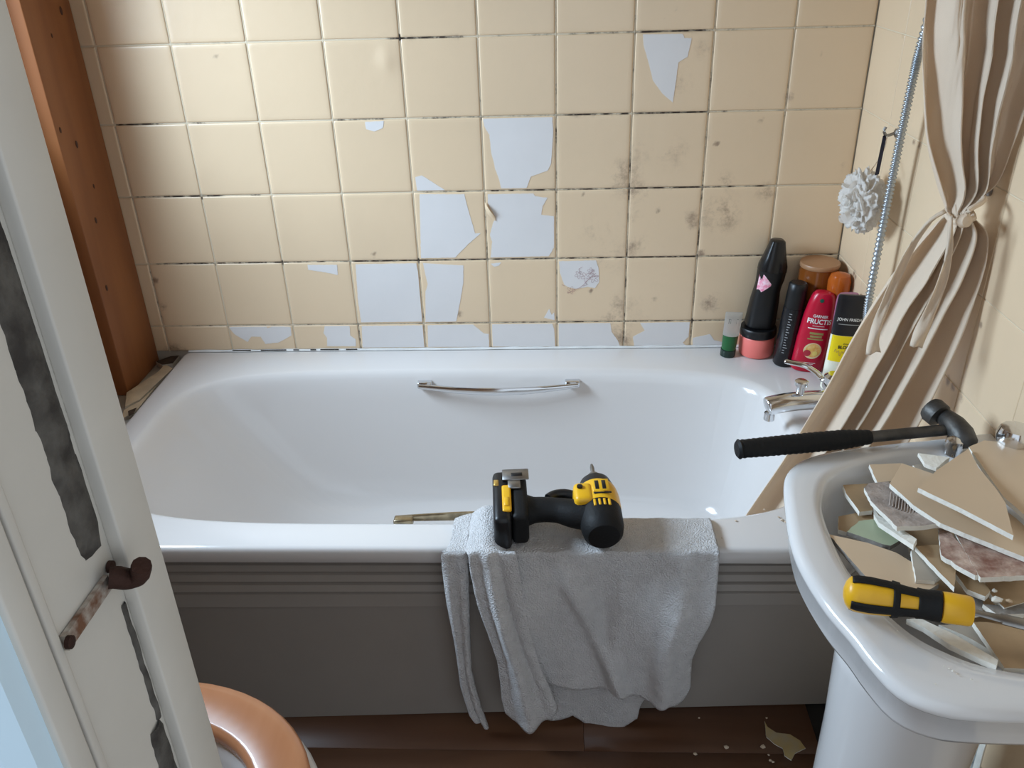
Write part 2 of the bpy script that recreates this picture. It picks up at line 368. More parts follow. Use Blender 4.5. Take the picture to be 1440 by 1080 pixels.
# peeled patches, outlined where the cream paint has come away
def crop(ox, oy, s, pts): return [(ox + x / s, oy + y / s) for x, y in pts]
A3 = lambda p: crop(780, 0, 3, p); A2 = lambda p: crop(400, 0, 3, p); A4 = lambda p: crop(140, 260, 3, p); A5 = lambda p: crop(580, 300, 3, p)
PATCHES = [
    A3([(372, 145), (540, 143), (548, 160), (578, 160), (572, 190), (560, 240), (522, 262), (512, 340), (498, 432), (455, 395), (415, 340), (395, 260), (375, 190)]),
    A2([(838, 500), (1130, 494), (1134, 560), (1125, 690), (1110, 720), (1040, 745), (1022, 793), (915, 795), (905, 755), (890, 715), (872, 640), (865, 570), (842, 530)]),
    A2([(340, 514), (420, 510), (415, 540), (380, 555), (345, 545)]),
    A2([(552, 747), (580, 740), (680, 803), (560, 806)]),
    [(590, 273), (653, 273), (658, 293), (665, 317), (668, 328), (676, 328), (660, 342), (640, 362), (592, 363)],
    [(686, 273), (750, 272), (753, 276), (770, 278), (763, 290), (761, 302), (779, 304), (779, 348), (772, 360), (690, 362), (692, 340), (689, 330), (693, 315), (697, 305), (691, 295), (686, 285)],
    A5([(45, 210), (215, 220), (215, 290), (200, 380), (185, 456), (55, 458), (55, 330), (65, 300), (55, 260)]),
    A4([(1080, 335), (1335, 330), (1347, 380), (1358, 480), (1363, 576), (1104, 580), (1090, 480)]),
    A4([(878, 337), (1003, 337), (1005, 380), (960, 370), (880, 358)]),
    A4([(545, 600), (700, 594), (710, 605), (735, 594), (806, 600), (810, 635), (755, 665), (700, 670), (680, 640), (640, 640), (625, 662), (570, 630)]),
    A4([(950, 596), (1055, 594), (1058, 635), (1080, 650), (1082, 680), (960, 680), (960, 645), (945, 625)]),
    A4([(1106, 595), (1364, 592), (1372, 684), (1110, 686)]),
    A5([(64, 472), (255, 468), (300, 505), (322, 510), (324, 563), (66, 563)]),
    A5([(336, 468), (590, 465), (598, 490), (602, 562), (338, 562)]),
    A5([(616, 463), (835, 463), (840, 500), (866, 535), (876, 558), (616, 561)]),
    A5([(960, 462), (1170, 459), (1165, 520), (1140, 545), (1153, 556), (935, 558), (930, 520), (980, 495)]),
    A5([(1182, 525), (1255, 510), (1275, 535), (1350, 553), (1182, 556)]),
    A5([(618, 202), (775, 198), (785, 230), (788, 290), (770, 315), (740, 310), (690, 318), (660, 312), (640, 300), (622, 250)]),
    A5([(330, 212), (375, 207), (365, 220), (345, 225)]),
    A5([(555, 440), (562, 428), (577, 402), (588, 428), (598, 418), (600, 450)]),
]
def clip_rect(poly, x0, x1, z0, z1):
    for ax, val, sg in ((0, x0, 1), (0, x1, -1), (1, z0, 1), (1, z1, -1)):
        out = []
        for i in range(len(poly)):
            a, b = poly[i], poly[(i + 1) % len(poly)]
            ia, ib = sg * (a[ax] - val) >= 0, sg * (b[ax] - val) >= 0
            if ia: out.append(a)
            if ia != ib:
                t = (val - a[ax]) / (b[ax] - a[ax]); out.append((a[0] + t * (b[0] - a[0]), a[1] + t * (b[1] - a[1])))
        poly = out
        if not poly: return []
    return poly
def roughen(poly, step=0.004, amp=0.0008, seed=0):
    out = []
    for i in range(len(poly)):
        a, b = Vector(poly[i]), Vector(poly[(i + 1) % len(poly)]); n = max(1, int((b - a).length / step))
        for j in range(n):
            p = a.lerp(b, j / n); out.append((p.x + amp * nz((p.x * 300, p.y * 300, seed)), p.y + amp * nz((p.x * 300, p.y * 300, seed + 7))))
    return out
patches = []
for i, pp in enumerate(PATCHES):
    poly = [wz(u, v) for u, v in pp]
    cx = sum(p[0] for p in poly) / len(poly); cz = sum(p[1] for p in poly) / len(poly)
    patches.append((math.floor(cx / P), math.floor((cz - Z5) / P), roughen(poly, seed=i)))
RIMZ = 0.387
DOME = wz(543, 84)                               # blistered paint
plain = {}
GV = []; GF = []; GA = []
def col_edges():
    e = [-0.186]; c = -1
    while c * P < XR - 0.02: e.append(c * P); c += 1
    e.append(XR); return e
xe = col_edges()
ztop_rows = [RIMZ] + [Z5 + i * P for i in range(0, 12)]
for ri in range(len(ztop_rows) - 1):
    z0, z1 = ztop_rows[ri], ztop_rows[ri + 1]; vis = z0 < 1.1
    for ci in range(len(xe) - 1):
        x0, x1 = xe[ci], xe[ci + 1]
        wd, ht = x1 - x0 - 2 * GAP, z1 - z0 - 2 * GAP
        if vis:
            me = tile_mesh('tile', wd, ht, lambda x, z: tile_mould(x + x0 + GAP, z + z0 + GAP), n=22, dome=lambda x, z: 0.0032 * math.exp(-(((x + x0 - DOME[0]) / .017) ** 2 + ((z + z0 - DOME[1]) / .024) ** 2)))
        else:
            key = (round(wd, 4), round(ht, 4))
            if key not in plain: plain[key] = tile_mesh('tile', wd, ht)
            me = plain[key]
        t = link('tile', me, wall_back); t.location = (x0 + GAP, 0, z0 + GAP)
        for pc, pr, poly in patches:
            if math.floor((x0 + x1) / 2 / P) == pc and math.floor(((z0 + z1) / 2 - Z5) / P) == pr:
                pl = clip_rect(poly, x0 + 0.0035, x1 - 0.0035, z0 + 0.0035, z1 - 0.0035)
                if len(pl) > 2:
                    o = slab('peeled_patch', [(x - x0 - GAP, -0.0005, z - z0 - GAP) for x, z in pl], (0, -1, 0), 0.0009, M_bare, M_bare)
                    o.parent = t
def grout_strip(a, b, horiz):
    n = max(2, int(abs(b[0] - a[0] + b[1] - a[1]) / 0.004)); base = len(GV)
    for i in range(n + 1):
        x = a[0] + (b[0] - a[0]) * i / n; z = a[1] + (b[1] - a[1]) * i / n; m = joint_mould(x, z)
        for d in (-0.0022, 0, 0.0022):
            GV.append((x + (0 if horiz else d), 0.0026 if d else 0.0010 - 0.0008 * min(1, m), z + (d if horiz else 0))); GA.append(m)
    for i in range(n):
        for j in (0, 1): GF.append((base + i * 3 + j, base + i * 3 + j + 1, base + i * 3 + j + 4, base + i * 3 + j + 3))
for z in ztop_rows[1:]: grout_strip((xe[0], z), (XR, z), True)
for x in xe[1:-1]: grout_strip((x, RIMZ), (x, ztop_rows[-1]), False)
g = pyd('grout', GV, GF, M_grout, wall_back); ga = g.data.attributes.new('mould', 'FLOAT', 'POINT'); ga.data.foreach_set('value', GA)
# printed blossom left on the bare tile
def ribbon(V, Fc, pts, wdt, yy):
    for a, b in zip(pts, pts[1:]):
        a = Vector(a); b = Vector(b); d = (b - a)
        if d.length < 1e-6: continue
        n_ = Vector((-d.y, d.x)).normalized() * wdt / 2; i = len(V)
        for q in (a + n_, b + n_, b - n_, a - n_): V.append((q.x, yy, q.y))
        Fc.append((i, i + 1, i + 2, i + 3))
V = []; Fc = []
for u, v, r in [(803, 408, 6), (814, 386, 6), (824, 389, 7), (835, 391, 7), (831, 381, 5)]:
    cx, cz = wz(u, v); R_ = r * 0.0016
    for k in range(5):
        a0 = 2 * PI * k / 5 + u
        pts = [(cx + R_ * (0.25 + 0.75 * math.sin(PI * t / 8)) * math.cos(a0 + (t / 8 - .5) * 1.2), cz + R_ * (0.25 + 0.75 * math.sin(PI * t / 8)) * math.sin(a0 + (t / 8 - .5) * 1.2)) for t in range(9)]
        ribbon(V, Fc, pts, 0.00045, -0.0012)
for pl in ([(798, 412), (806, 408), (816, 404), (822, 399), (830, 390), (838, 384)], [(820, 402), (826, 400), (822, 396)], [(832, 388), (842, 388)], [(830, 386), (833, 379), (836, 382)], [(816, 386), (814, 378), (819, 375)], [(794, 402), (790, 400)]):
    ribbon(V, Fc, [wz(*q) for q in pl], 0.0006, -0.0012)
pyd('printed_blossom', V, Fc, mat('blossom_ink', (0.34, 0.14, 0.17), 0.5), wall_back, False)
# curl of lifting paint
V = []; Fc = []
cu = [A2([(845, 850), (890, 915)])]; ua, va = cu[0][0]; ub, vb = cu[0][1]
for i in range(8):
    t = i / 7; x, z = wz(ua + (ub - ua) * t, va + (vb - va) * t)
    for j in range(4): V.append((x - 0.006 * j / 3 * math.sin(PI * t), -0.002 - 0.007 * math.sin(PI * t) * (1 - j / 3), z - 0.003 * j))
pyd('paint_curl', V, grid_faces(8, 4), M_tile, wall_back)

# right wall tiles
RCL = []
def rw(u, v): p = px(u, v, x=XR); return p.y, p.z
for u, v, r, s in [(1333, 535, 5, 1), (1340, 545, 5, 1), (1326, 526, 4, .9), (1352, 560, 4, .7), (1368, 412, 4, 1), (1285, 200, 4, 1), (1293, 205, 4, 1), (1201, 384, 4, 1), (1203, 389, 3, 1), (1379, 457, 3, .9), (1270, 50, 4, .4), (1298, 58, 6, .5), (1250, 330, 8, .2)]:
    y, z = rw(u, v); RCL.append((y, z, r * 0.0013, s))
def rmould(y, z):
    m = 0.0
    for cy, cz, r, s in RCL:
        d2 = ((y - cy) ** 2 + (z - cz) ** 2) / (r * r)
        if d2 < 6: m = max(m, s * math.exp(-d2 * .6))
    return m
yj = [0.0 - i * P for i in range(10)] + [-1.43]
zr = [0.0] + [Z5 + i * P for i in range(-2, 12)]
plain2 = {}
for ri in range(len(zr) - 1):
    for ci in range(len(yj) - 1):
        z0, z1 = zr[ri], zr[ri + 1]; ya, yb = yj[ci], yj[ci + 1]
        wd, ht = ya - yb - 2 * GAP * .3, z1 - z0 - 2 * GAP * .3
        hit = any(ya + .02 > c[0] > yb - .02 and z0 - .02 < c[1] < z1 + .02 for c in RCL)
        if hit: me = tile_mesh('tile', wd, ht, lambda x, z: rmould(ya - GAP * .3 - x, z + z0 + GAP * .3), n=48, pillow=.0005)
        else:
            key = (round(wd, 4), round(ht, 4))
            if key not in plain2: plain2[key] = tile_mesh('tile', wd, ht, pillow=.0005)
            me = plain2[key]
        t = link('tile', me, wall_right); t.rotation_euler = (0, 0, -PI / 2); t.location = (XR, ya - GAP * .3, z0 + GAP * .3)
GV = []; GF = []
for z in zr[1:]:
    i = len(GV)
    for y in (0, -1.43):
        for d in (-.002, .002): GV.append((XR + 0.0012, y, z + d))
    GF.append((i, i + 1, i + 3, i + 2))
for y in yj[1:-1]:
    i = len(GV)
    for z in (0, zr[-1]):
        for d in (-.002, .002): GV.append((XR + 0.0013, y + d, z))
    GF.append((i, i + 1, i + 3, i + 2))
g = pyd('grout', GV, GF, mat('clean_grout', (0.72, 0.62, 0.46), 0.7, var=0.1), wall_right)
# raw plaster beside the pedestal
pl = [(1352, 1036), (1380, 1030), (1387, 1036), (1378, 1055), (1372, 1075), (1360, 1100), (1320, 1100), (1335, 1060)]
slab('bare_plaster_patch', [px(u, v, x=XR - 0.001) for u, v in pl], (-1, 0, 0), 0.002, mat('torn_plaster', (0.42, 0.43, 0.41), 0.95, col2=(0.16, 0.16, 0.15), vscale=50, bump=0.8, bscale=70), M_plaster, wall_right)
pl = [(1376, 1050), (1386, 1033), (1390, 1034), (1382, 1060), (1372, 1100), (1362, 1100)]
slab('bare_plaster_patch', [px(u, v, x=XR - 0.002) for u, v in pl], (-1, 0, 0), 0.002, M_biscuit, M_biscuit, wall_right)

# left wall with the window opening, built of four blocks
wl = structure(thing('wall_left', None, None)); WX0 = -0.425; oy0, oy1, oz0, oz1 = -0.82, -0.22, 0.93, 1.50
M_lw = mat('warm_bounce_wall', (0.36, 0.22, 0.13), 0.9, var=0.12, bump=0.3)  # unseen walls made brown so their bounce warms the shadows
for lo_, hi in (((WX0, -1.54, -0.05), (XL, TT, oz0)), ((WX0, -1.54, oz1), (XL, TT, ZC)), ((WX0, -1.54, oz0), (XL, oy0, oz1)), ((WX0, oy1, oz0), (XL, TT, oz1))):
    box('wall_block', lo_, hi, M_lw, wl)
win = structure(thing('window_1', None, None))
for lo_, hi in (((-0.425, oy0, oz0), (-0.405, oy1, oz0 + .03)), ((-0.425, oy0, oz1 - .03), (-0.405, oy1, oz1)), ((-0.425, oy0, oz0), (-0.405, oy0 + .03, oz1)), ((-0.425, oy1 - .03, oz0), (-0.405, oy1, oz1))):
    box('window_frame', lo_, hi, M_bluewhite, win)
box('pane', (-0.418, oy0 + .03, oz0 + .03), (-0.414, oy1 - .03, oz1 - .03), M_glass, win)

# wall with the doorway the photograph is taken through
JX = 0.545
wf = structure(thing('wall_front', None, None)); YO = -1.542
box('wall_block', (-0.485, YO, -0.05), (JX - 0.02, YN, ZC), M_lw, wf)
box('wall_block', (1.29, YO, -0.05), (1.55, YN, ZC), M_lw, wf)
box('wall_block', (JX - 0.02, YO, 2.03), (1.29, YN, ZC), M_lw, wf)
dr = structure(thing('door_1', None, None))
box('lining', (JX - 0.02, YO, 0), (JX - 0.007, YN, 2.03), M_white_paint, dr, bev=0.001)
box('stop', (JX - 0.0075, -1.463, 0), (JX, YN - 0.002, 2.03), M_white_paint, dr, bev=0.0012)
box('lining', (1.272, YO, 0), (1.29, YN, 2.03), M_white_paint, dr, bev=0.001)
box('lining', (JX - 0.02, YO, 2.015), (1.29, YN, 2.03), M_white_paint, dr, bev=0.001)
# raised edge strip by the hall, with a grey groove before it
box('edge_bead', (JX - 0.0075, YO, 0), (JX - 0.001, -1.5275, 2.03), M_white_paint, dr, bev=0.0012)
box('edge_bead', (JX - 0.0075, -1.5225, 0), (JX - 0.004, -1.517, 2.03), M_white_paint, dr, bev=0.001)
def ragged_strip(name, ya, yb, za, zb, x0, th, m, seed):
    n = 160; V = []; Fc = []
    for i in range(n + 1):
        z = za + (zb - za) * i / n; taper = min(1, .6 + i / 5, .6 + (n - i) / 5)
        a = ya + 0.0018 * nz((z * 120, seed, 0)) + .0007 * nz((z * 14, seed, 3)); b = yb + 0.0006 * nz((z * 94, seed, 5)); mid = (a + b) / 2
        a = mid + (a - mid) * (0.25 + .75 * taper); b = mid + (b - mid) * (0.25 + .75 * taper)
        for j in range(5):
            y = a + (b - a) * j / 4; V.append((x0 + (th * (0.6 + .5 * nz((z * 70, y * 400, seed))) if 0 < j < 4 else 0), y, z))
    return pyd(name, V, grid_faces(n + 1, 5), m, dr)
zt = px(145, 755, x=JX - .007).z; zb = px(225, 1005, x=JX - .007).z
ragged_strip('grimy_seal_strip', -1.4855, -1.4645, zt, 1.75, JX - 0.0072, 0.003, M_dirt, 1)
ragged_strip('grimy_seal_strip', -1.4800, -1.4645, 0.3, zb, JX - 0.0072, 0.003, M_dirt, 2)
ragged_strip('grimy_seal_strip', -1.4690, -1.4640, zb, px(165, 860, x=JX - .007).z, JX - 0.0072, 0.002, M_dirt, 3)
ragged_strip('grey_groove_fill', -1.5275, -1.5225, 0.2, 1.75, JX - 0.0072, 0.001, mat('groove_grey', (0.20, 0.20, 0.20), 0.9, var=0.5, vscale=40, bump=0.5), 4)  # grey strip laid along the groove
# rusty latch keep: plate across the rebate and the hooked lug
a = px(95, 905, x=JX - .004); b = px(155, 818, x=JX - .004)
d = (b - a); 
slab('latch_plate', [a + Vector((0, 0, .004)), b + Vector((0, 0, .004)), b - Vector((0, 0, .004)), a - Vector((0, 0, .004))], (1, 0, 0), 0.0025, M_rustplate, M_rustplate, dr)
pth = [px(153, 812, x=JX - .002), px(165, 812, x=JX + .001), px(182, 814, x=JX + .004), px(196, 808, x=JX + .009), px(199, 795, x=JX + .013)]
tube('latch_lug', smooth_path(pth, 16), lambda t: 0.0056 - 0.001 * t, M_rust, dr, 10)
lathe('latch_screw', [(0.003, 0), (0.003, .002), (0, .003)], M_rust, dr, px(95, 903, x=JX - .0035), (1, 0, 0), 12)
lathe('latch_screw', [(0.003, 0), (0.003, .002), (0, .003)], M_rust, dr, px(153, 797, x=JX - .0065), (1, 0, 0), 12)
slab('rust_stain_plate', [px(162, 778, x=JX - .0055), px(180, 775, x=JX - .0005), px(184, 795, x=JX - .0005), px(172, 800, x=JX - .0055)], (1, -1, 0), 0.001, M_rust, M_rust, dr)
# architrave on the hall side
av = [(JX - 0.004, YO), (JX - 0.004, YO - .012), (JX - 0.012, YO - .018), (JX - 0.040, YO - .018), (JX - 0.046, YO - .013), (JX - 0.052, YO - .013), (JX - 0.060, YO - .009), (JX - 0.075, YO - .009), (JX - 0.075, YO)]
loft('architrave', [[Vector((x, y, z)) for x, y in av] for z in (0.0, 2.06)], M_bluewhite, dr, smooth=False)

# ledge of broken plaster at the head of the bath, and the bare timber post
led = structure(box('trim_1', (XL, -0.72, 0.0), (-0.1135, 0.0, 0.362), M_plaster, bev=0.003))
M_ledge = mat('cream_ledge_plaster', (0.66, 0.52, 0.36), 0.85, var=0.25, vscale=22, bump=0.5)
def chunk(label, pts, z0, th, m, name='plaster_chunk', cat='plaster', group='broken plaster at the head of the bath'):
    pp = [px(u, v, z=z0) for u, v in pts]
    o = slab(name, pp, (0, 0, 1), th, m, M_plaster); return tag(o, label, cat, group)
chunk('cream plaster slab lying at the foot of the pine post', [(232, 512), (243, 518), (196, 562), (176, 572), (178, 552), (222, 523)], .375, .0125, M_ledge)
chunk('long cracked plaster strip between bath end and pine post', [(200, 560), (222, 540), (190, 580), (172, 588), (174, 577)], .371, .0085, M_ledge)
chunk('dark crumbled mortar lump in the corner by the tiles', [(219, 508), (240, 501), (252, 500), (243, 511), (228, 513)], .378, .0155, mat('dark_mortar', (0.07, 0.045, 0.03), .95, var=.5, vscale=60, bump=.8), cat='mortar')
chunk('small dark mortar crumb beside the bath rim and plaster strip', [(180, 578), (192, 573), (188, 582), (181, 586)], .3745, .0025, MATS['dark_mortar'], cat='mortar')
post = thing('timber_post', 'bare knotty pine post standing at the head of the bath', 'post', loc=(-0.2, -0.09, .362))
box('post_timber', (XL + .001, -0.170, 0.3625), (-0.181, -0.001, ZC - .001), M_pine, post, bev=0.002)
for u, v, s in [(86, 15, .010), (108, 203, .009), (85, 183, .007), (135, 310, .008), (150, 405, .008), (73, 50, .005), (132, 262, .006)]:
    c = px(u, v, x=-0.1805); 
    lathe('knot', [(s * .55, 0), (s * .5, .0006), (0, .0007)], mat('pine_knot', (0.07, 0.022, 0.010), .6, var=.4, vscale=90), post, c, (1, 0, 0), 12, sx=1.5, sy=.8)

# ------------------------------------------------------------------ bath
bath = thing('bathtub', 'white enamel bath with rolled rim set against the tiled wall', 'bathtub', loc=(0.63, -0.36, 0))
BX0, BX1, BY0, BY1 = -0.113, XR - .0005, -0.722, -0.0005
cx, cy, aa, bb, nn = 0.5775, -0.3800, 0.6375, 0.2745, 4.4
angs = set(2 * PI * i / 160 for i in range(160))
for X in (BX0, BX1):
    for Y in (BY0, BY1): angs.add(math.atan2(Y - cy, X - cx) % (2 * PI))
# denser round the ends of the long shape
for i in range(160):
    t = 2 * PI * (i + .5) / 160; angs.add(math.atan2(bb * math.sin(t), aa * math.cos(t)) % (2 * PI))
angs = sorted(angs)
def se(phi, ox, oy, a, b, n):
    c, s = math.cos(phi), math.sin(phi); r = 1 / ((abs(c) / a) ** n + (abs(s) / b) ** n) ** (1 / n); return Vector((ox + r * c, oy + r * s, 0))
def rect(phi, inset=0.0):
    c, s = math.cos(phi), math.sin(phi); ts = []
    if c > 1e-9: ts.append((BX1 - inset - cx) / c)
    if c < -1e-9: ts.append((BX0 + inset - cx) / c)
    if s > 1e-9: ts.append((BY1 - inset - cy) / s)
    if s < -1e-9: ts.append((BY0 + inset - cy) / s)
    t = min(ts); return Vector((cx + t * c, cy + t * s, 0))
rings = []
def ring(f, z): rings.append([Vector((*f(p).xy, z)) for p in angs])
ring(lambda p: rect(p, .004), RIMZ - .031); ring(lambda p: rect(p, 0), RIMZ - .028); ring(lambda p: rect(p, 0), RIMZ - .008)
ring(lambda p: rect(p, .0012), RIMZ - .0035); ring(lambda p: rect(p, .004), RIMZ - .0008); ring(lambda p: rect(p, .009), RIMZ)
ring(lambda p: se(p, cx, cy, aa + .008, bb + .008, nn), RIMZ - .0002)
ring(lambda p: se(p, cx, cy, aa + .001, bb + .001, nn), RIMZ - .0022)
ring(lambda p: se(p, cx, cy, aa - .006, bb - .005, nn), RIMZ - .0075)
ring(lambda p: se(p, cx, cy, aa - .012, bb - .009, nn), RIMZ - .016)
top = lambda p: se(p, cx, cy, aa - .016, bb - .012, nn); bot = lambda p: se(p, 0.70, -0.378, 0.42, 0.195, 3.6)
for g_, z in ((.02, .030), (.08, .06), (.18, .10), (.30, .15), (.44, .20), (.58, .245), (.70, .272), (.82, .288), (.92, .297), (1.0, .301)):
    ring(lambda p: top(p).lerp(bot(p), g_), RIMZ - z)
ring(lambda p: se(p, 0.72, -0.378, 0.30, 0.13, 3), RIMZ - .304); ring(lambda p: se(p, 0.74, -0.378, 0.1, 0.04, 2), RIMZ - .306)
loft('tub', rings, M_bath, bath, cap0=False)
# panel with moulded ridges; its foot is not quite parallel with the rim
prof = [(.362, -.700), (.344, -.7015), (.340, -.7055), (.329, -.7065), (.325, -.7025), (.322, -.7065), (.311, -.7085), (.307, -.7040), (.304, -.7085), (.293, -.7105), (.289, -.7060), (.286, -.7095), (.262, -.7105), (.256, -.7060), (.20, -.7050), (.10, -.7050), (0.001, -.7050)]
xs = [BX0 + .002, 0.1, 0.4, 0.7, 1.0, 1.2, XR - .001]; V = []
prof = [(z, -.7045 + (y + .7045) * 1.7 if z > .25 else y) for z, y in prof]
for z, y in prof:
    f = (0.362 - z) / .362
    for x in xs: V.append((x, y + f * (-.719 + (x - .326) * .044 + .705), z))
n1 = len(V)
for z, y in prof:
    for x in xs: V.append((x, -.675, z))
Fc = grid_faces(len(prof), len(xs)) + [tuple(n1 + i for i in f) for f in grid_faces(len(prof), len(xs))]
autosmooth(pyd('bath_panel', V, Fc, M_panel, bath), 25)
# silicone bead along the tiles
V = []; n_ = 150
for i in range(n_ + 1):
    x = -.105 + (XR + .103) * i / n_; wv = 0.0045 + .0018 * nz((x * 25, 0, 0))
    for k in range(5): a = PI / 2 * k / 4; V.append((x, -.0004 - wv * math.cos(a), RIMZ + wv * math.sin(a) * .9))
pyd('silicone_bead', V, grid_faces(n_ + 1, 5), M_sil, bath)
for ua, ub in ((326, 352), (366, 402), (412, 420), (436, 444), (450, 476), (486, 502)):
    xa, xb = px(ua, 488, y=-.004).x, px(ub, 488, y=-.004).x
    V = [p for x in (xa, xb) for p in ((x, -.0052, RIMZ + .0026), (x, -.0036, RIMZ + .0046))]
    pyd('mould_line', V, [(0, 2, 3, 1)], mat('black_mould', (0.02, 0.014, 0.01), .9), bath, False)
def grab(yw, sgn, m, x0, x1, z):
    """bowed flat bar on two mounts; sgn = direction it stands off the tub wall"""
    V = []; N = 24
    for i in range(N + 1):
        t = i / N; x = x0 + (x1 - x0) * t; b_ = math.sin(PI * t)
        y = yw + sgn * (.012 + .016 * b_); zz = z - .006 * b_; h = .0055 + .0035 * b_
        for k in range(10):
            a = 2 * PI * k / 10; V.append((x, y + .0055 * math.cos(a), zz + h * math.sin(a)))
    Fc = grid_faces(N + 1, 10, True); Fc += [tuple(range(10)), tuple(range(N * 10, N * 10 + 10))]
    o = autosmooth(pyd('grab_handle', V, Fc, m, bath), 45)
    for x in (x0 + .012, x1 - .012):
        box('handle_mount', (x - .016, min(yw - sgn * .006, yw + sgn * .012), z - .007), (x + .016, max(yw - sgn * .006, yw + sgn * .012), z + .008), m, o, bev=.003)
grab(cy + bb - .015, -1, M_chrome, .456, .806, .360)
grab(cy - bb + .012, 1, M_brass, .488, .83, .377)

# bath mixer on the tap end
mix = thing('bath_mixer_tap', 'chrome bath mixer tap half hidden behind the cream curtain', 'tap', loc=(1.30, -.31, RIMZ))
for y in (-.268, -.42):
    lathe('tap_pillar', [(.022, 0), (.022, .004), (.016, .008), (.015, .045), (.019, .050), (.019, .062), (.012, .068), (0, .069)], M_chrome, mix, (1.305, y, RIMZ), n=24)
tube('mixer_body', smooth_path([(1.305, -.255, .425), (1.305, -.34, .425), (1.305, -.435, .425)], 12), .017, M_chrome, mix, 16)
sp = smooth_path([(1.305, -.325, .428), (1.25, -.330, .431), (1.20, -.337, .430), (1.170, -.341, .426), (1.158, -.343, .423)], 24)
tube('spout', sp, lambda t: .0185 if t < .86 else .0185 * math.sqrt(max(.02, 1 - ((t - .86) / .14) ** 2)), M_chrome, mix, 18)
lathe('spout_outlet', [(.010, 0), (.0105, -.014), (.009, -.014)], M_chrome, mix, (1.168, -.339, .408), n=16)
dk = px(1122, 556, y=-.325)
lathe('diverter_knob', [(.008, -.012), (.008, .012), (.0125, .014), (.0125, .021), (.010, .023), (0, .0235)], M_chrome, mix, (1.222, -.333, .452), n=20)
lv = [px(1158, 534, y=-.255), px(1148, 524, y=-.245), px(1132, 514, y=-.235), px(1110, 509, y=-.22), px(1104, 507, y=-.215)]
tube('lever_handle', smooth_path([(1.305, -.268, .452)] + lv, 22), lambda t: .0075 if t < .9 else .0075 - .03 * (t - .9), M_chrome, mix, 12, .7)
tube('lever_handle', smooth_path([(1.305, -.42, .452), (1.29, -.43, .468), (1.24, -.445, .474), (1.215, -.45, .474)], 16), .0075, M_chrome, mix, 12, .7)

# ------------------------------------------------------------------ basin on its pedestal
bas = thing('pedestal_basin', 'white ceramic pedestal basin heaped with broken tile against the right wall', 'basin', loc=(1.2, -.98, 0))
BZ = 0.600
out_ = [(1.3695, -.722), (1.30, -.735), (1.16, -.762), (1.095, -.785), (1.058, -.825), (1.040, -.90), (1.030, -.97), (1.031, -1.02), (1.040, -1.075), (1.053, -1.117), (1.061, -1.150), (1.075, -1.186), (1.10, -1.206), (1.14, -1.2145), (1.25, -1.217), (1.3695, -1.217)]
inn_ = [(1.30, -.80), (1.255, -.770), (1.176, -.79), (1.118, -.826), (1.088, -.881), (1.079, -.946), (1.082, -1.028), (1.109, -1.105), (1.139, -1.139), (1.178, -1.160), (1.24, -1.170), (1.29, -1.145), (1.308, -1.08), (1.312, -.98), (1.31, -.88)]
def dens(pl, closed_flat=True):
    sm = smooth_path([(x, y, 0) for x, y in pl] + ([] if closed_flat else [(pl[0][0], pl[0][1], 0)]), 240); return [(p.x, p.y) for p in sm]
OUT = dens(out_); INN = dens(inn_, False); BC = (1.22, -.97)
bang = sorted([2 * PI * i / 140 for i in range(140)] + [math.atan2(y - BC[1], x - BC[0]) % (2 * PI) for x, y in ((1.3695, -.722), (1.3695, -1.217))])
RO = [poly_radius(OUT, BC, a) for a in bang]; RI = [poly_radius(INN, BC, a) for a in bang]
def bring(fr, z): return [Vector((min(BC[0] + r * math.cos(a), XR - .0005), BC[1] + r * math.sin(a), z)) for a, r in zip(bang, fr)]
mixr = lambda t, d=0: [o + (i - o) * t + d for o, i in zip(RO, RI)]
PR = [poly_radius([(1.2 + .095 * math.cos(q), -.985 + .09 * math.sin(q)) for q in [2 * PI * k / 64 for k in range(64)]], BC, a) for a in bang]
def mp(t): return [(o - .014) + (p - (o - .014)) * t for o, p in zip(RO, PR)]
R_ = [bring([r * .9 for r in PR], .50), bring(mp(1.0), .505), bring(mp(.6), .515), bring(mp(.25), .532), bring(mp(.06), .5445), bring([r - .010 for r in RO], .5465),
      bring([r - .0075 for r in RO], .552), bring([r - .0070 for r in RO], .581), bring([r - .0035 for r in RO], .5835), bring([r - .0003 for r in RO], .5875), bring(RO, .592), bring([r - .003 for r in RO], .5975), bring(mixr(0, -.009), .6005), bring(mixr(.3), .6008), bring(mixr(.75), .5995), bring(mixr(1), .597)]
R_ += [bring([r * s for r in RI], z) for s, z in ((.985, .592), (.96, .575), (.92, .55), (.85, .525), (.7, .500), (.45, .482), (.15, .475))]
loft('bowl', R_, M_ceram, bas, cap0=False)
prs = []
for z, s in ((0.001, 1.12), (.02, 1.10), (.04, 1.0), (.15, .96), (.30, .96), (.42, 1.0), (.507, 1.06)):
    prs.append([Vector((1.2 + .095 * s * math.cos(2 * PI * k / 48), -.985 + .09 * s * math.sin(2 * PI * k / 48), z)) for k in range(48)])
loft('pedestal', prs, M_ceram, bas)
def basin_tap(x, y, lab, h):
    t_ = lathe('tap', [(.022, 0), (.022, .004), (.015, .007), (.014, h * .45), (.012, h * .5), (.012, h * .6), (.021, h * .66), (.0225, h * .8), (.019, h * .95), (.010, h), (0, h)], M_chrome, bas, (x, y, .600), n=10)
    t_['label'] = lab
    tube('tap_spout', smooth_path([(x, y, .62), (x - .03, y, .632), (x - .05, y, .622)], 10), .008, M_chrome, t_, 10)
tp = px(1428, 612, x=1.338); basin_tap(1.338, tp.y, 'chrome tap with faceted head', tp.z + .014 - .6)
lathe('waste_knob', [(.012, 0), (.012, .008), (.0135, .012), (.012, .022), (.006, .026), (0, .0265)], M_chrome, bas, px(1340, 637, z=.6), n=20)

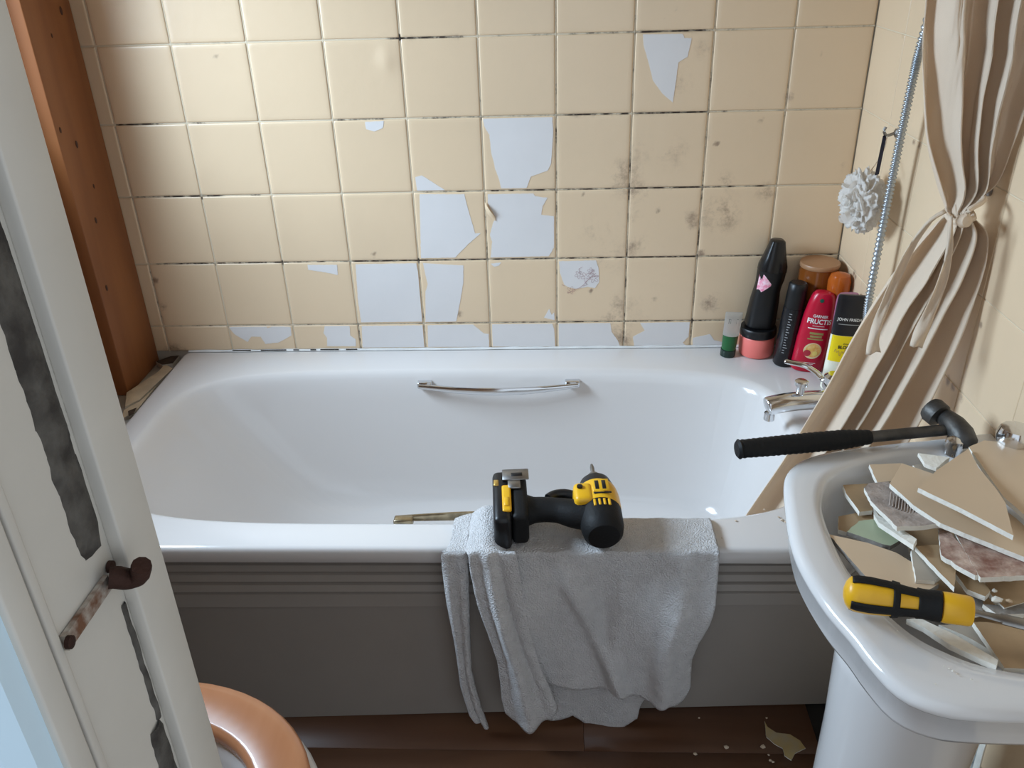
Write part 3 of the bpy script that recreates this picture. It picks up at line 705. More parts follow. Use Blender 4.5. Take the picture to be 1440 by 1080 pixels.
# ------------------------------------------------------------------ toilet
wc = thing('toilet', 'white toilet with a varnished wooden seat in front of the bath', 'toilet', loc=(0.2, -1.185, 0))
TC = (0.262, -1.187)
def ov(front, back, half, z, n=56, cxy=TC):
    r = []
    for k in range(n):
        a = 2 * PI * k / n; c, s = math.cos(a), math.sin(a)
        r.append(Vector((cxy[0] + (front if c > 0 else back) * c, cxy[1] + half * s, z)))
    return r
loft('bowl', [ov(.10, .30, .10, .001), ov(.10, .30, .10, .03), ov(.08, .30, .085, .10), ov(.12, .30, .10, .18), ov(.19, .28, .165, .28), ov(.222, .27, .183, .35), ov(.226, .27, .186, .372), ov(.220, .265, .181, .378), ov(.155, .20, .118, .378), ov(.148, .19, .11, .365), ov(.135, .17, .10, .30), ov(.08, .10, .06, .22)], M_ceram, wc, cap0=True)
so = lambda d, z: ov(.216 - d, .25 - d, .186 - d, z); si = lambda d, z: ov(.150 + d, .17 + d, .120 + d, z)
loft('seat', [so(.004, .381), so(0, .384), so(0, .396), so(.004, .401), so(.014, .403), si(.010, .403), si(.003, .401), si(0, .396), si(0, .384), si(.004, .381), so(.004, .381)], M_seatwood, wc, False, False)
box('cistern', (XL + .001, -1.385, .38), (-.03, -.985, .74), M_ceram, wc, bev=.02, seg=4)

# ------------------------------------------------------------------ toiletries
def superring(c, a, b, n, cnt=40, tilt=0.0):
    r = []
    for k in range(cnt):
        q = 2 * PI * k / cnt; x = math.copysign(abs(math.cos(q)) ** (2 / n), math.cos(q)) * a; y = math.copysign(abs(math.sin(q)) ** (2 / n), math.sin(q)) * b
        r.append(Vector((c[0] + x, c[1] + y, c[2])))
    return r
def bottle(name, prof, m, parent, mtx):
    """prof: (z, half width, half depth, exponent, x shift)"""
    rr = [[mtx @ p for p in superring((s, 0, z), a, b, n)] for z, a, b, n, s in prof]
    return autosmooth(loft(name, rr, m, parent), 40)
def place(x, y, z, lean=0.0, yaw=0.0, back=0.0):
    return Matrix.Translation((x, y, z)) @ Matrix.Rotation(yaw, 4, 'Z') @ Matrix.Rotation(lean, 4, 'Y') @ Matrix.Rotation(back, 4, 'X')
def decal(name, V, Fc, m, parent, mtx, surf, lift=.0005):
    """flat print wrapped on the front of a bottle: (x, z) -> surf(x, z) = half depth there"""
    return pyd(name, [mtx @ Vector((v[0], -surf(v[0], v[1]) - lift, v[1])) for v in V], Fc, m, parent, False)
def rectgrid(x0, x1, z0, z1, nx=8, nz_=4):
    V = [(x0 + (x1 - x0) * i / nx, z0 + (z1 - z0) * j / nz_) for j in range(nz_ + 1) for i in range(nx + 1)]
    return V, grid_faces(nz_ + 1, nx + 1)
def words(s, size, x, z, bold=0, squash=1.0):
    V, Fc = text_polys(s, size, bold); return [(v.x * squash + x, v.y + z) for v in V], Fc
RZ = RIMZ + .0005
# clear tube with green gel
b_ = px(1022, 497, z=RZ); t = thing('gel_tube', 'small clear tube half full of green gel on a dark cap', 'tube', 'toiletries in the corner of the bath', (b_.x, -.045, RZ))
mt = place(b_.x, -.045, RZ, .06)
M_frost = mat('frosted_clear_plastic', (0.80, 0.80, 0.78), .35, trans=.75, ior=1.2); M_gel = mat('green_gel', (0.02, 0.13, 0.04), .3, trans=.15)
bottle('cap', [(0, .0165, .0165, 2, 0), (.016, .0168, .0168, 2, 0), (.0165, .012, .012, 2, 0)], mat('dark_green_cap', (0.012, 0.03, 0.022), .3), t, mt)
bottle('gel', [(.0167, .0155, .0155, 2, 0), (.05, .0172, .013, 2, 0)], M_gel, t, mt)
bottle('tube_body', [(.0502, .0176, .0130, 2, 0), (.075, .0183, .008, 2.2, 0), (.098, .0188, .0022, 3, 0), (.104, .0188, .0014, 4, 0)], M_frost, t, mt)
V = []; Fc = []
for i in range(5): ribbon(V, Fc, [(-.010 + .004 * i, .079), (-.0095 + .004 * i, .088)], .0011, 0)
ribbon(V, Fc, [(-.011, .0885), (.011, .0885)], .0009, 0)
decal('label_print', [(v[0], v[2]) for v in V], Fc, mat('grey_print', (.2, .2, .2), .5), t, mt, lambda x, z: .0072 - (z - .075) * .24)
# coral pot with black lid
b_ = px(1067, 506, z=RZ); PX_, PY_ = b_.x, b_.y + .036
t = thing('cosmetic_pot', 'round coral pot with black screw lid carrying the black bottle', 'pot', 'toiletries in the corner of the bath', (PX_, PY_, RZ))
lathe('pot', [(0.030, 0), (.036, .002), (.038, .008), (.038, .044), (.036, .047), (0, .0475)], mat('coral_plastic', (0.86, 0.20, 0.17), .4), t, (PX_, PY_, RZ), n=40)
lathe('lid', [(0.0385, .048), (.0395, .050), (.0395, .064), (.0375, .067), (0, .0675)], M_black, t, (PX_, PY_, RZ), n=40)
# black bottle standing on the pot
z0 = RZ + .068
t = thing('styling_bottle', 'tall waisted black bottle with pink label standing on the coral pot', 'bottle', 'toiletries in the corner of the bath', (PX_, PY_, z0))
mt = place(PX_ + .0015, PY_, z0, .085)
bottle('bottle_body', [(0, .030, .026, 2.6, 0), (.004, .0325, .028, 2.6, 0), (.06, .030, .026, 2.6, 0), (.085, .0275, .024, 2.6, 0), (.098, .0270, .024, 2.6, .001), (.112, .029, .025, 2.5, .002), (.130, .030, .025, 2.4, .002)], M_black, t, mt)
bottle('cap', [(.1302, .0305, .0255, 2.4, .002), (.142, .030, .025, 2.4, .002), (.160, .024, .022, 2.6, .002), (.185, .0175, .016, 3, .002), (.195, .0150, .014, 3.2, .002), (.198, .011, .010, 3, .002)], mat('black_satin_cap', (.010, .010, .011), .22), t, mt)
pk = [(-.0285, .128), (-.015, .118), (-.002, .108), (-.009, .096), (-.018, .090), (-.0262, .087), (-.0268, .105)]
def wsf(x, z): return .025 * math.sqrt(max(0.0, 1 - min(1, abs(x - .002) / .0300) ** 2.4)) if True else 0
V, Fc = rectgrid(0, 1, 0, 1, 10, 10); W = []
for u_, v_ in V:
    zz = .086 + .042 * v_; hw = .027 * (1 - abs(v_ - .45) * 1.5); W.append((-.0255 + max(.002, hw) * u_, zz))
decal('pink_label', W, Fc, mat('pink_floral_label', (0.80, 0.20, 0.33), .4, col2=(0.9, 0.65, 0.72), vscale=160), t, mt, wsf, .0008)
# black cylinder bottle
b_ = px(1104, 514, z=RZ); t = thing('deodorant_bottle', 'slim plain black bottle leaning between the pot and red shampoo', 'bottle', 'toiletries in the corner of the bath', (b_.x, b_.y + .022, RZ))
mt = place(b_.x - .004, b_.y + .010, RZ, .065)
bottle('bottle_body', [(0, .018, .018, 2, 0), (.004, .0212, .0212, 2, 0), (.120, .0212, .0212, 2, 0), (.135, .0210, .0210, 2, 0)], mat('black_gloss', (.010, .010, .012), .25), t, mt)
bottle('cap', [(.1352, .0205, .0205, 2, 0), (.17, .0200, .0200, 2, 0), (.186, .0195, .0195, 2, 0), (.190, .016, .016, 2, 0)], M_black, t, mt)
V, Fc = [], []
for i in range(16): ribbon(V, Fc, [(-.012, .125 - .006 * i), (-.012 + .003 + .006 * random.random(), .125 - .006 * i)], .0016, 0)
decal('label_print', [(v[0], v[2]) for v in V], Fc, mat('pale_grey_print', (.35, .35, .35), .5), t, mt, lambda x, z: .0212 * math.sqrt(max(0, 1 - (x / .0212) ** 2)))
# red shampoo
b_ = px(1139, 524, z=RZ); t = thing('shampoo_bottle', 'red shampoo bottle with white lettering and fruit picture', 'bottle', 'toiletries in the corner of the bath', (b_.x, b_.y + .018, RZ))
yaw = -.12; mt = place(b_.x - .004, b_.y + .020, RZ, .085, yaw)
SP = [(0, .030, .017, 2.5, 0), (.004, .0335, .0195, 2.5, 0), (.07, .0335, .020, 2.5, 0), (.125, .0305, .019, 2.5, 0), (.155, .0265, .018, 2.4, 0), (.172, .0225, .0165, 2.3, 0), (.178, .018, .0145, 2.2, 0), (.180, .010, .009, 2, 0)]
M_red = mat('red_shampoo_plastic', (0.52, 0.008, 0.035), .28)
bottle('bottle_body', SP, M_red, t, mt)
def ssf(x, z):
    a = interp([(p[0], p[1]) for p in SP], z); d_ = interp([(p[0], p[2]) for p in SP], z); return d_ * max(0.0, 1 - min(1, abs(x) / a) ** 2.5) ** (1 / 2.5)
M_wp = mat('white_print', (.9, .88, .85), .5)
for s_, sz, z_, bo, mm in (('GARNIER', .0085, .128, .0002, M_wp), ('FRUCTIS', .0150, .114, .0004, M_wp)):
    V, Fc = words(s_, sz, 0, z_, bo, .86); decal('lettering', V, Fc, mm, t, mt, ssf)
M_gp = mat('olive_print', (.35, .30, .10), .5)
for z_, hw, h_, mm in ((.109, .012, .001, M_wp), (.103, .020, .0022, M_wp), (.092, .014, .0050, M_gp), (.085, .012, .0050, M_gp), (.079, .016, .003, M_gp), (.0235, .012, .0012, M_wp), (.0205, .008, .0010, M_wp)):
    V, Fc = rectgrid(-hw, hw, z_ - h_ / 2, z_ + h_ / 2); decal('label_print', V, Fc, mm, t, mt, ssf)
def disc(cx_, cz_, r_, n=28): return [(cx_, cz_)] + [(cx_ + r_ * math.cos(2 * PI * k / n), cz_ + r_ * math.sin(2 * PI * k / n)) for k in range(n)], [(0, 1 + k, 1 + (k + 1) % n) for k in range(n)]
for cx_, cz_, r_, mm, lf in ((0, .052, .0185, mat('fruit_cream', (.88, .72, .42), .5), .0005), (.001, .053, .0155, mat('fruit_orange', (.85, .45, .10), .5, col2=(.9, .65, .25), vscale=180), .0008), (-.010, .046, .0075, mat('berry_red', (.45, .03, .05), .5), .0011), (.006, .047, .0052, mat('fruit_yellow', (.9, .72, .2), .5), .0011)):
    V, Fc = disc(cx_, cz_, r_); decal('fruit_picture', V, Fc, mm, t, mt, ssf, lf)
V, Fc = disc(-.005, .165, .0042); decal('cap_mark', V, Fc, mat('dark_green_dot', (.01, .10, .07), .3), t, mt, ssf)
# large amber jar with lid
b_ = px(1148, 390, y=-.052); AX, AY = 1.317, -.047
t = thing('amber_jar', 'wide amber glass jar with flat tan lid in the bath corner', 'jar', 'toiletries in the corner of the bath', (AX, AY, RZ))
M_amber = mat('amber_glass', (0.30, 0.085, 0.015), .15, trans=.35)
zt = px(1148, 369, y=-.052).z - RZ
lathe('jar_body', [(.034, 0), (.040, .004), (.041, .02), (.041, zt - .020), (.039, zt - .012), (.039, zt - .010)], M_amber, t, (AX, AY, RZ), n=40)
lathe('lid', [(.040, zt - .0098), (.0412, zt - .008), (.0412, zt - .002), (.040, zt), (.030, zt + .0005), (0, zt + .0005)], mat('tan_lid', (0.42, 0.22, 0.11), .4, var=.15), t, (AX, AY, RZ), n=40)
# small orange bottle
t = thing('orange_bottle', 'squat orange translucent bottle with rounded top before amber jar', 'bottle', 'toiletries in the corner of the bath', (1.345, -.100, RZ))
zt = px(1161, 385, y=-.104).z - RZ
lathe('bottle_body', [(.017, 0), (.019, .004), (.019, zt - .06), (.0205, zt - .045)], mat('orange_plastic', (0.36, 0.085, 0.012), .25, trans=.2), t, (1.345, -.100, RZ), n=32)
lathe('cap', [(.0208, zt - .0445), (.0230, zt - .036), (.0230, zt - .016), (.019, zt - .004), (.010, zt), (0, zt + .001)], mat('orange_cap', (0.45, 0.10, 0.013), .15), t, (1.345, -.100, RZ), n=32)
# purple bottle behind, tube in front
tx = 1.338; 
zp = px(1172, 413, y=-.166).z - RZ
t = thing('purple_bottle', 'mauve bottle showing its top behind the black and yellow tube', 'bottle', 'toiletries in the corner of the bath', (1.3445, -.166, RZ))
bottle('bottle_body', [(0, .021, .010, 2.6, 0), (.004, .0228, .0115, 2.6, 0), (zp - .02, .0228, .0115, 2.6, 0), (zp - .006, .0215, .0105, 2.6, 0), (zp, .018, .007, 2.5, 0)], mat('mauve_plastic', (0.36, 0.14, 0.24), .3), t, place(1.3445, -.166, RZ, .0))
t = thing('hair_tube', 'flat black and yellow hair tube beside the red shampoo bottle', 'tube', 'toiletries in the corner of the bath', (1.331, -.205, RZ))
mt = place(1.331, -.205, RZ, .045, -.1)
ht_ = (px(1185, 416, y=-.205) - Vector((0, 0, RZ))).z
TP = lambda a: [(z_, .0275 + .002 * (z_ / ht_), .019 - .0145 * (z_ / ht_), 2.4, 0) for z_ in a]
zs_ = ht_ * .60
bottle('tube_body', [(0, .024, .016, 2.3, 0), (.003, .0275, .019, 2.3, 0)] + TP([ht_ * .2, ht_ * .4, zs_]), mat('yellow_white_tube', (0.86, 0.84, 0.70), .35), t, mt)
bottle('black_top', TP([zs_ + .0002, ht_ * .8, ht_ * .95]) + [(ht_, .029, .0042, 3, 0), (ht_ + .002, .028, .003, 3, 0)], mat('black_satin', (.014, .014, .018), .28), t, mt)
def tsf(x, z):
    a = .0275 + .002 * z / ht_; d_ = .019 - .0145 * z / ht_; return d_ * max(0.0, 1 - min(1, abs(x) / a) ** 2.4) ** (1 / 2.4)
V, Fc = rectgrid(-.0265, .0265, ht_ * .33, zs_, 14, 6); V = [(x, z if j_ < 90 else z) for j_, (x, z) in enumerate(V)]
decal('yellow_band', V, Fc, mat('bright_yellow_print', (0.90, 0.68, 0.01), .4), t, mt, tsf, .0004)
for s_, sz, x_, z_, bo, mm in (('JOHN FRIEDA', .0085, 0, ht_ * .755, .0001, M_wp), ('sheer', .006, .002, zs_ - .018, 0, MATS['black_print'] if 'black_print' in MATS else mat('black_print', (.03, .03, .02), .5)), ('BLONDE', .0095, .004, zs_ - .027, .0003, mat('black_print', (.03, .03, .02), .5))):
    V, Fc = words(s_, sz, x_, z_, bo, .9); decal('lettering', V, Fc, mm, t, mt, tsf, .0008)
V, Fc = rectgrid(-.02, .02, ht_ * .715, ht_ * .722); decal('label_print', V, Fc, mat('pale_grey_print', (.35, .35, .35)), t, mt, tsf, .0008)
V, Fc = [], []
pts = [(-.018 + .036 * i / 40, ht_ * .43 + .004 * math.sin(i * .9) + .0035 * math.sin(i * .37)) for i in range(41)]; ribbon(V, Fc, pts, .0010, 0)
decal('script_print', [(v[0], v[2]) for v in V], Fc, mat('gold_script', (.55, .36, .10), .5), t, mt, tsf, .0008)
V, Fc = [], []
for i in range(6): ribbon(V, Fc, [(-.004, ht_ * .30 - .004 * i), (.016, ht_ * .30 - .004 * i)], .0010, 0)
decal('label_print', [(v[0], v[2]) for v in V], Fc, MATS['black_print'], t, mt, tsf, .0008)

# ------------------------------------------------------------------ hose, bath puff, hooks
hp = [Vector((1.335, -.375, 1.33)), px(1300, 45, x=1.335), px(1284, 110, x=1.335), px(1263, 210, x=1.335), px(1243, 310, x=1.334), px(1222, 420, x=1.333), Vector((1.333, -.305, .56)), Vector((1.322, -.30, .49)), Vector((1.312, -.305, .443))]
path = smooth_path(hp, 720)
hs = thing('shower_hose', 'grey ribbed metal shower hose running down the right wall', 'hose', loc=path[-1])
tube('ribbed_hose', path, lambda t: .0064 + .0013 * math.sin(t * 720 * 2 * PI / 5), mat('hose_metal', (0.42, 0.45, 0.48), .35, .85), hs, 12, ang=180)
lathe('hose_collar', [(.009, 0), (.010, .004), (.010, .02), (.007, .025)], M_chrome, hs, (1.312, -.305, .436), n=16)
lathe('wall_bracket', [(.016, 0), (.016, .01), (.010, .014), (.010, .034)], M_chrome, hs, (XR, -.375, 1.335), (-1, 0, 0), 16)
def wall_hook(u, v, label):
    c = px(u, v, x=XR - .0002)
    h = thing('wall_hook', label, 'hook', 'small hooks on the right wall', c)
    lathe('hook_plate', [(.008, 0), (.008, .003), (.005, .005), (0, .0055)], M_steel, h, c, (-1, 0, 0), 16)
    tube('hook_arm', smooth_path([c + Vector((-.004, 0, 0)), c + Vector((-.018, 0, -.004)), c + Vector((-.024, 0, .004)), c + Vector((-.022, 0, .011))], 12), .0028, M_steel, h, 8)
    return c
h1 = wall_hook(1262, 187, 'small metal hook holding the white bath puff')
h2 = wall_hook(1392, 268, 'small metal hook holding the curtain tie')
pc = px(1212, 281, x=1.317)
pf = thing('bath_puff', 'crumpled white mesh bath puff hanging by a navy ribbon', 'bath puff', loc=pc)
bm = bmesh.new(); bmesh.ops.create_icosphere(bm, subdivisions=6, radius=1)
for v in bm.verts:
    d = v.co.normalized()
    w1 = Vector((noise.noise(d * 1.7), noise.noise(d * 1.7 + Vector((5, 0, 0))), noise.noise(d * 1.7 + Vector((0, 5, 0)))))
    f = 1 - abs(noise.noise(d * 1.6 + w1 * 1.2 + Vector((3, 1, 2)))) * 1.7; f2 = 1 - abs(noise.noise(d * 3.6 + w1 * 1.5 + Vector((7, 0, 4)))) * 1.8
    v.co = d * (.026 + .024 * f + .013 * f2 + .003 * noise.noise(d * 12)); v.co.x *= .62; v.co.y *= 1.05; v.co.z *= 1.0
    if v.co.x + pc.x > XR - .003: v.co.x = XR - .003 - pc.x
me = bpy.data.meshes.new('puff'); bm.to_mesh(me); bm.free(); me.materials.append(mat('white_nylon_mesh', (0.88, 0.84, 0.80), .6, var=.06, vscale=40)); thin_cloth(MATS['white_nylon_mesh'], (0.9, 0.86, 0.8), 0.45); me.polygons.foreach_set('use_smooth', [True] * len(me.polygons))
o = link('puff', me, pf)
# ruffled frills
for i in range(9):
    th = random.uniform(-1.1, 1.1); az = random.uniform(PI * .75, PI * 1.7)
    d = Vector((math.cos(az) * math.cos(th) * .62, math.sin(az) * math.cos(th), math.sin(th)))
    q = Vector((0, 0, 1)).rotation_difference(d); V = []; tw = random.uniform(0, 6)
    for r in range(6):
        for k in range(33):
            a = tw + PI * 1.3 * k / 32; rr = .006 + .013 * r / 5
            V.append(pc + d * (.036 + .017 * (r / 5) + .0035 * math.sin(a * 4 + i) * r / 5) + q @ Vector((rr * math.cos(a), rr * math.sin(a) * .75 + .003 * math.sin(3 * a), 0)))
    for v in V: v.x = min(v.x, XR - .002)
    o = pyd('ruffle', V, grid_faces(6, 33), MATS['white_nylon_mesh'], pf)
V = []
ra = h1 + Vector((-.020, .003, -.004)); rb = px(1233, 246, x=1.318)
for i in range(9):
    p = ra.lerp(rb, i / 8)
    V += [p + Vector((-.0050, -.0040, .0)), p + Vector((-.001, -.001, 0)), p + Vector((.0050, .0040, 0))]
o = pyd('ribbon', V, grid_faces(9, 3), mat('navy_ribbon', (0.010, 0.013, 0.045), .7), pf)
tube('cord', smooth_path([h1 + Vector((-.018, -.002, -.004)), h1 + Vector((-.022, -.004, -.035)), pc + Vector((-.004, -.01, .042))], 10), .0011, M_curtain, pf, 6)

# ------------------------------------------------------------------ curtain
cur = thing('shower_curtain', 'cream cloth shower curtain tied back against the right wall', 'curtain', loc=(1.27, -.57, .9))
Lw = [Vector((1.150, -.55, 1.88)), Vector((1.19, -.55, 1.55)), Vector((1.215, -.55, 1.35)), px(1303, 0, y=-.55), px(1298, 60, y=-.55), px(1298, 130, y=-.55), px(1302, 200, y=-.555), px(1317, 260, y=-.565), px(1329, 292, y=-.575), px(1326, 306, y=-.575), px(1298, 335, y=-.565), px(1262, 380, y=-.56), px(1225, 430, y=-.555), px(1184, 500, y=-.55), px(1148, 562, y=-.55), px(1098, 640, y=-.55), px(1040, 724, y=-.55), px(1015, 762, y=-.55)]
Rw = [Vector((1.360, -.64, 1.88)), Vector((1.358, -.64, 1.55)), Vector((1.357, -.63, 1.35)), px(1470, 20, y=-.62), px(1462, 90, y=-.62), px(1452, 150, y=-.61), px(1438, 205, y=-.605), px(1405, 262, y=-.595), px(1362, 292, y=-.59), px(1368, 304, y=-.59), px(1384, 330, y=-.595), px(1372, 385, y=-.595), px(1352, 440, y=-.595), px(1330, 500, y=-.595), px(1302, 560, y=-.595), px(1262, 630, y=-.59), px(1222, 700, y=-.585), px(1200, 735, y=-.58)]
for v in Rw: v.x = min(v.x, XR - .008)
NR, NC = 150, 190
Ls = smooth_path(Lw, NR); Rs = smooth_path(Rw, NR)
V = []; tie_t = 8.5 / 17
random.seed(11)
folds = [(random.uniform(.85, 1.15), random.uniform(0, 6.28)) for _ in range(8)]
for i in range(NR):
    t = i / (NR - 1); near = math.exp(-((t - tie_t) / .05) ** 2); below = t > tie_t
    amp = (.023 if not below else .024) * (1 - .75 * near)
    for j in range(NC):
        s = j / (NC - 1)
        sw = s + .055 * math.sin(2 * PI * s * 1.5 + 1.0 + (1.2 if below else 0)) + .022 * math.sin(t * 11 + s * 5)
        ph = 2 * PI * (4.2 if not below else 4.0) * sw + (0.6 if not below else 2.0) + .9 * math.sin(t * 6 + s * 3)
        wv = math.sin(ph + .45 * math.sin(ph))
        fine = .0028 * math.sin(2 * PI * 11 * sw + 5 * t) + .005 * nz((s * 12, t * 7, 1.0)) + .0024 * nz((s * 30, t * 22, 4)) + .003 * nz((s * 7, t * 16, 8))
        p = Ls[i].lerp(Rs[i], s)
        p = p + Vector((.005 * math.cos(ph) * (1 - .6 * near) * math.sin(PI * s) ** .5, -amp * wv - fine - .012 * near * math.sin(PI * s), 0))
        p.x = min(p.x, XR - .004); V.append(p)
o = pyd('curtain_cloth', V, grid_faces(NR, NC), M_curtain, cur)
sm = o.modifiers.new('thick', 'SOLIDIFY'); sm.thickness = .0012
# hem seam down the leading edge
hem = [Ls[i].lerp(Rs[i], .05) + Vector((0, -.030 * (1 - .7 * math.exp(-((i / NR - tie_t) / .05) ** 2)), 0)) for i in range(int(NR * .55), NR)]
tc_ = (Ls[int(tie_t * NR)] + Rs[int(tie_t * NR)]) / 2
tl = Ls[int(tie_t * NR)]; tr = Rs[int(tie_t * NR)]
tie = thing('curtain_tie', 'knotted cream cloth tie gathering the shower curtain', 'curtain tie', loc=tc_)
lp = []
for k in range(41):
    a = 2 * PI * k / 40; c_ = tc_ + Vector((.5 * (tr - tl).length * 1.02 * math.cos(a) * .95, .030 * math.sin(a) - .008, .004 * math.cos(a) + .002 * math.sin(3 * a))); c_.x = min(c_.x, XR - .006); lp.append(c_)
tube('tie_band', lp, .0042, M_curtain, tie, 8)
lathe('knot', [(0, -.011), (.007, -.008), (.010, 0), (.008, .007), (0, .010)], M_curtain, tie, tc_ + Vector((-.008, -.040, .001)), (.3, -1, .2), 14)
tube('tie_cord', smooth_path([tc_ + Vector((.0, -.036, .002)), px(1362, 296, y=-.630), px(1384, 281, y=-.612), h2 + Vector((-.022, 0, .004))], 16), .0036, M_curtain, tie, 8)
def tail(pts, ws, y):
    c = smooth_path([px(u, v, y=y - .002 * i) for i, (u, v) in enumerate(pts)], 24); V = []
    for i, p in enumerate(c):
        t = i / 23; w_ = interp(ws, t); d = (c[min(i + 1, 23)] - c[max(i - 1, 0)]).normalized(); s_ = d.cross(Vector((0, 1, 0))).normalized()
        for k in range(5): q = k / 4 - .5; V.append(p + s_ * w_ * q * 2 + Vector((0, -.004 * math.cos(q * 6 + t * 8) - .002 * nz((t * 9, q * 3, y)), 0)))
    o = pyd('tie_tail', V, grid_faces(24, 5), M_curtain, tie); m_ = o.modifiers.new('thick', 'SOLIDIFY'); m_.thickness = .0014
tail([(1330, 298), (1308, 312), (1282, 345), (1262, 385), (1247, 425), (1236, 455), (1229, 482), (1228, 497)], [(0, .003), (.5, .006), (.8, .008), (1, .011)], -.620)
tail([(1338, 304), (1335, 350), (1322, 400), (1308, 440), (1296, 470), (1288, 488)], [(0, .003), (.5, .007), (.8, .011), (1, .010)], -.640)
rail = thing('curtain_rail', 'white curtain rail spanning the room above the bath', 'curtain rail', loc=(.5, -.6, 1.9))
tube('rail', smooth_path([(XL + .001, -.595, 1.9), (.6, -.595, 1.9), (XR - .001, -.595, 1.9)], 6), .011, M_bluewhite, rail, 12)

# ------------------------------------------------------------------ towel over the rim
tow = thing('towel', 'white terry towel draped over the front rim of the bath', 'towel', loc=(.80, -.73, RIMZ))
def edge(tab, v): return interp([(b, a) for a, b in tab], v)
def sheet(name, Lt, Rt, bottom, y0, ripple, zlift, nc=70, inside=.10, back=0.0, nr=70, top_dx=0.0, bunch=None):
    """front: hung from v=776 to bottom(s); then over the rim and down inside"""
    V = []; cols = nc + 1
    uL, uR = edge(Lt, 776), edge(Rt, 776)
    rows = []
    for r in range(nr + 1):
        tau = 1 - r / nr; row = []
        for c in range(cols):
            s = c / nc; v = 776 + tau * (bottom(s) - 776); u = edge(Lt, v) + (edge(Rt, v) - edge(Lt, v)) * s
            p = px(u, v, y=y0); rp = ripple(s, tau)
            p.y += -rp * min(1, .15 + tau * 2.2) + .0015 * nz((p.x * 60, p.z * 60, y0 * 50)); row.append(p)
        rows.append(row)
    # over the rim
    zt_ = RIMZ + zlift
    for k_ in range(1, 19):
        row = []
        for c in range(cols):
            s = c / nc; base = rows[nr][c]; xx = base.x + top_dx * min(1, k_ / 8) * (1 - s)
            bz = (bunch(s) if bunch else 0) * math.sin(min(1, k_ / 10) * PI * .55)
            if k_ <= 6:
                a = PI / 2 * k_ / 6; yy = base.y + .016 * (1 - math.cos(a)); z_ = base.z + (zt_ - base.z) * math.sin(a)
            elif k_ <= 12:
                f = (k_ - 6) / 6; yy = base.y + .016 + (-.668 - base.y - .016) * f; z_ = zt_
            else:
                f = (k_ - 12) / 6; yy = -.668 + .040 * math.sin(f * PI / 2); z_ = zt_ - inside * f * f
            row.append(Vector((xx, yy, z_ + bz + .002 * nz((xx * 45, k_ * .5, 2)))))
        rows.append(row)
    V = [p for r in rows for p in r]
    o = pyd(name, V, grid_faces(len(rows), cols), M_towel, tow); m_ = o.modifiers.new('thick', 'SOLIDIFY'); m_.thickness = .0045; m_.offset = 0
    return o
sin = math.sin
# back layer showing below, main layer, two folds and the narrow strip at the left
sheet('under_layer', [(742, 770), (752, 900), (765, 1000), (775, 1030)], [(1000, 770), (985, 850), (955, 920), (920, 960), (900, 990), (890, 1030)],
      lambda s: 1008 + 22 * sin(PI * max(0, s - .3) / .7) ** 1.2 if s > .3 else 1008 + 3 * sin(s * 12), -.728, lambda s, t: .004 * sin(7 * s + 2 * t), .004, nc=60, inside=.08)
sheet('main_layer', [(716, 770), (722, 820), (738, 880), (752, 920), (770, 960), (782, 990), (786, 1010)], [(1013, 765), (1008, 800), (1002, 835), (992, 862), (978, 890), (970, 915), (969, 940), (969, 962), (962, 985), (950, 1000)],
      lambda s: interp([(0, 948), (.08, 955), (.3, 958), (.5, 957), (.62, 966), (.70, 974), (.80, 976), (.9, 980), (.96, 974), (1, 956)], s), -.737,
      lambda s, t: .014 * sin(2 * PI * (1.1 * s + .12) + 2.0 * t) * sin(PI * min(1, t * .9 + .1)) + .014 * math.exp(-((s - .22 - .30 * t) / .05) ** 2) + .016 * math.exp(-((s - .84 + .05 * t) / .06) ** 2) + .008 * math.exp(-((s - .58 + .1 * t) / .05) ** 2) + .003 * sin(19 * s + 4 * t) + .016, .009, nc=100, inside=.07)
sheet('hem_fold', [(700, 770), (712, 840), (728, 900), (748, 950), (760, 975)], [(724, 770), (733, 820), (741, 870), (752, 910), (764, 945), (772, 975)],
      lambda s: 950 + 22 * s, -.764, lambda s, t: .006 * sin(3 * s) + .006 * s, .014, nc=20, inside=.05)
sheet('gathered_fold', [(658, 765), (662, 800), (672, 845), (688, 890), (700, 925), (704, 955), (706, 980), (712, 1005), (722, 1028)], [(706, 765), (716, 800), (729, 845), (738, 880), (750, 915), (768, 955), (780, 985), (786, 1000), (780, 1020)],
      lambda s: interp([(0, 1000), (.1, 1010), (.25, 1015), (.5, 1012), (.8, 1006), (1, 994)], s), -.764,
      lambda s, t: .024 * sin(PI * s) + .010 * sin(2 * PI * 2 * s + 1.2 + t) * (1 - .35 * t) - .004, .016, nc=44, inside=.06, top_dx=-.006, bunch=lambda s: .018 * sin(PI * s))
sheet('narrow_fold', [(620, 765), (623, 800), (630, 850), (640, 900), (646, 940), (649, 965), (660, 1000), (672, 1015), (680, 1020)], [(656, 765), (658, 800), (659, 850), (660, 900), (662, 940), (668, 965), (676, 992), (684, 1015), (686, 1022)],
      lambda s: 1005 + 17 * s, -.747, lambda s, t: .010 * sin(PI * s) + .005 * sin(9 * s), .010, nc=28, inside=.06, top_dx=.012, bunch=lambda s: .008 * s)

# ------------------------------------------------------------------ drill driver lying on its side
DZ = RIMZ + .018
org = Vector((.822, -.690, DZ + .034))                      # centre of the motor head
dd = thing('impact_driver', 'yellow and black cordless driver lying on the white towel', 'power tool', loc=(org.x, org.y, DZ))
DM = Matrix.Translation(org) @ Matrix.Rotation(math.radians(4), 4, 'Z') @ Matrix.Rotation(math.radians(6), 4, 'X')
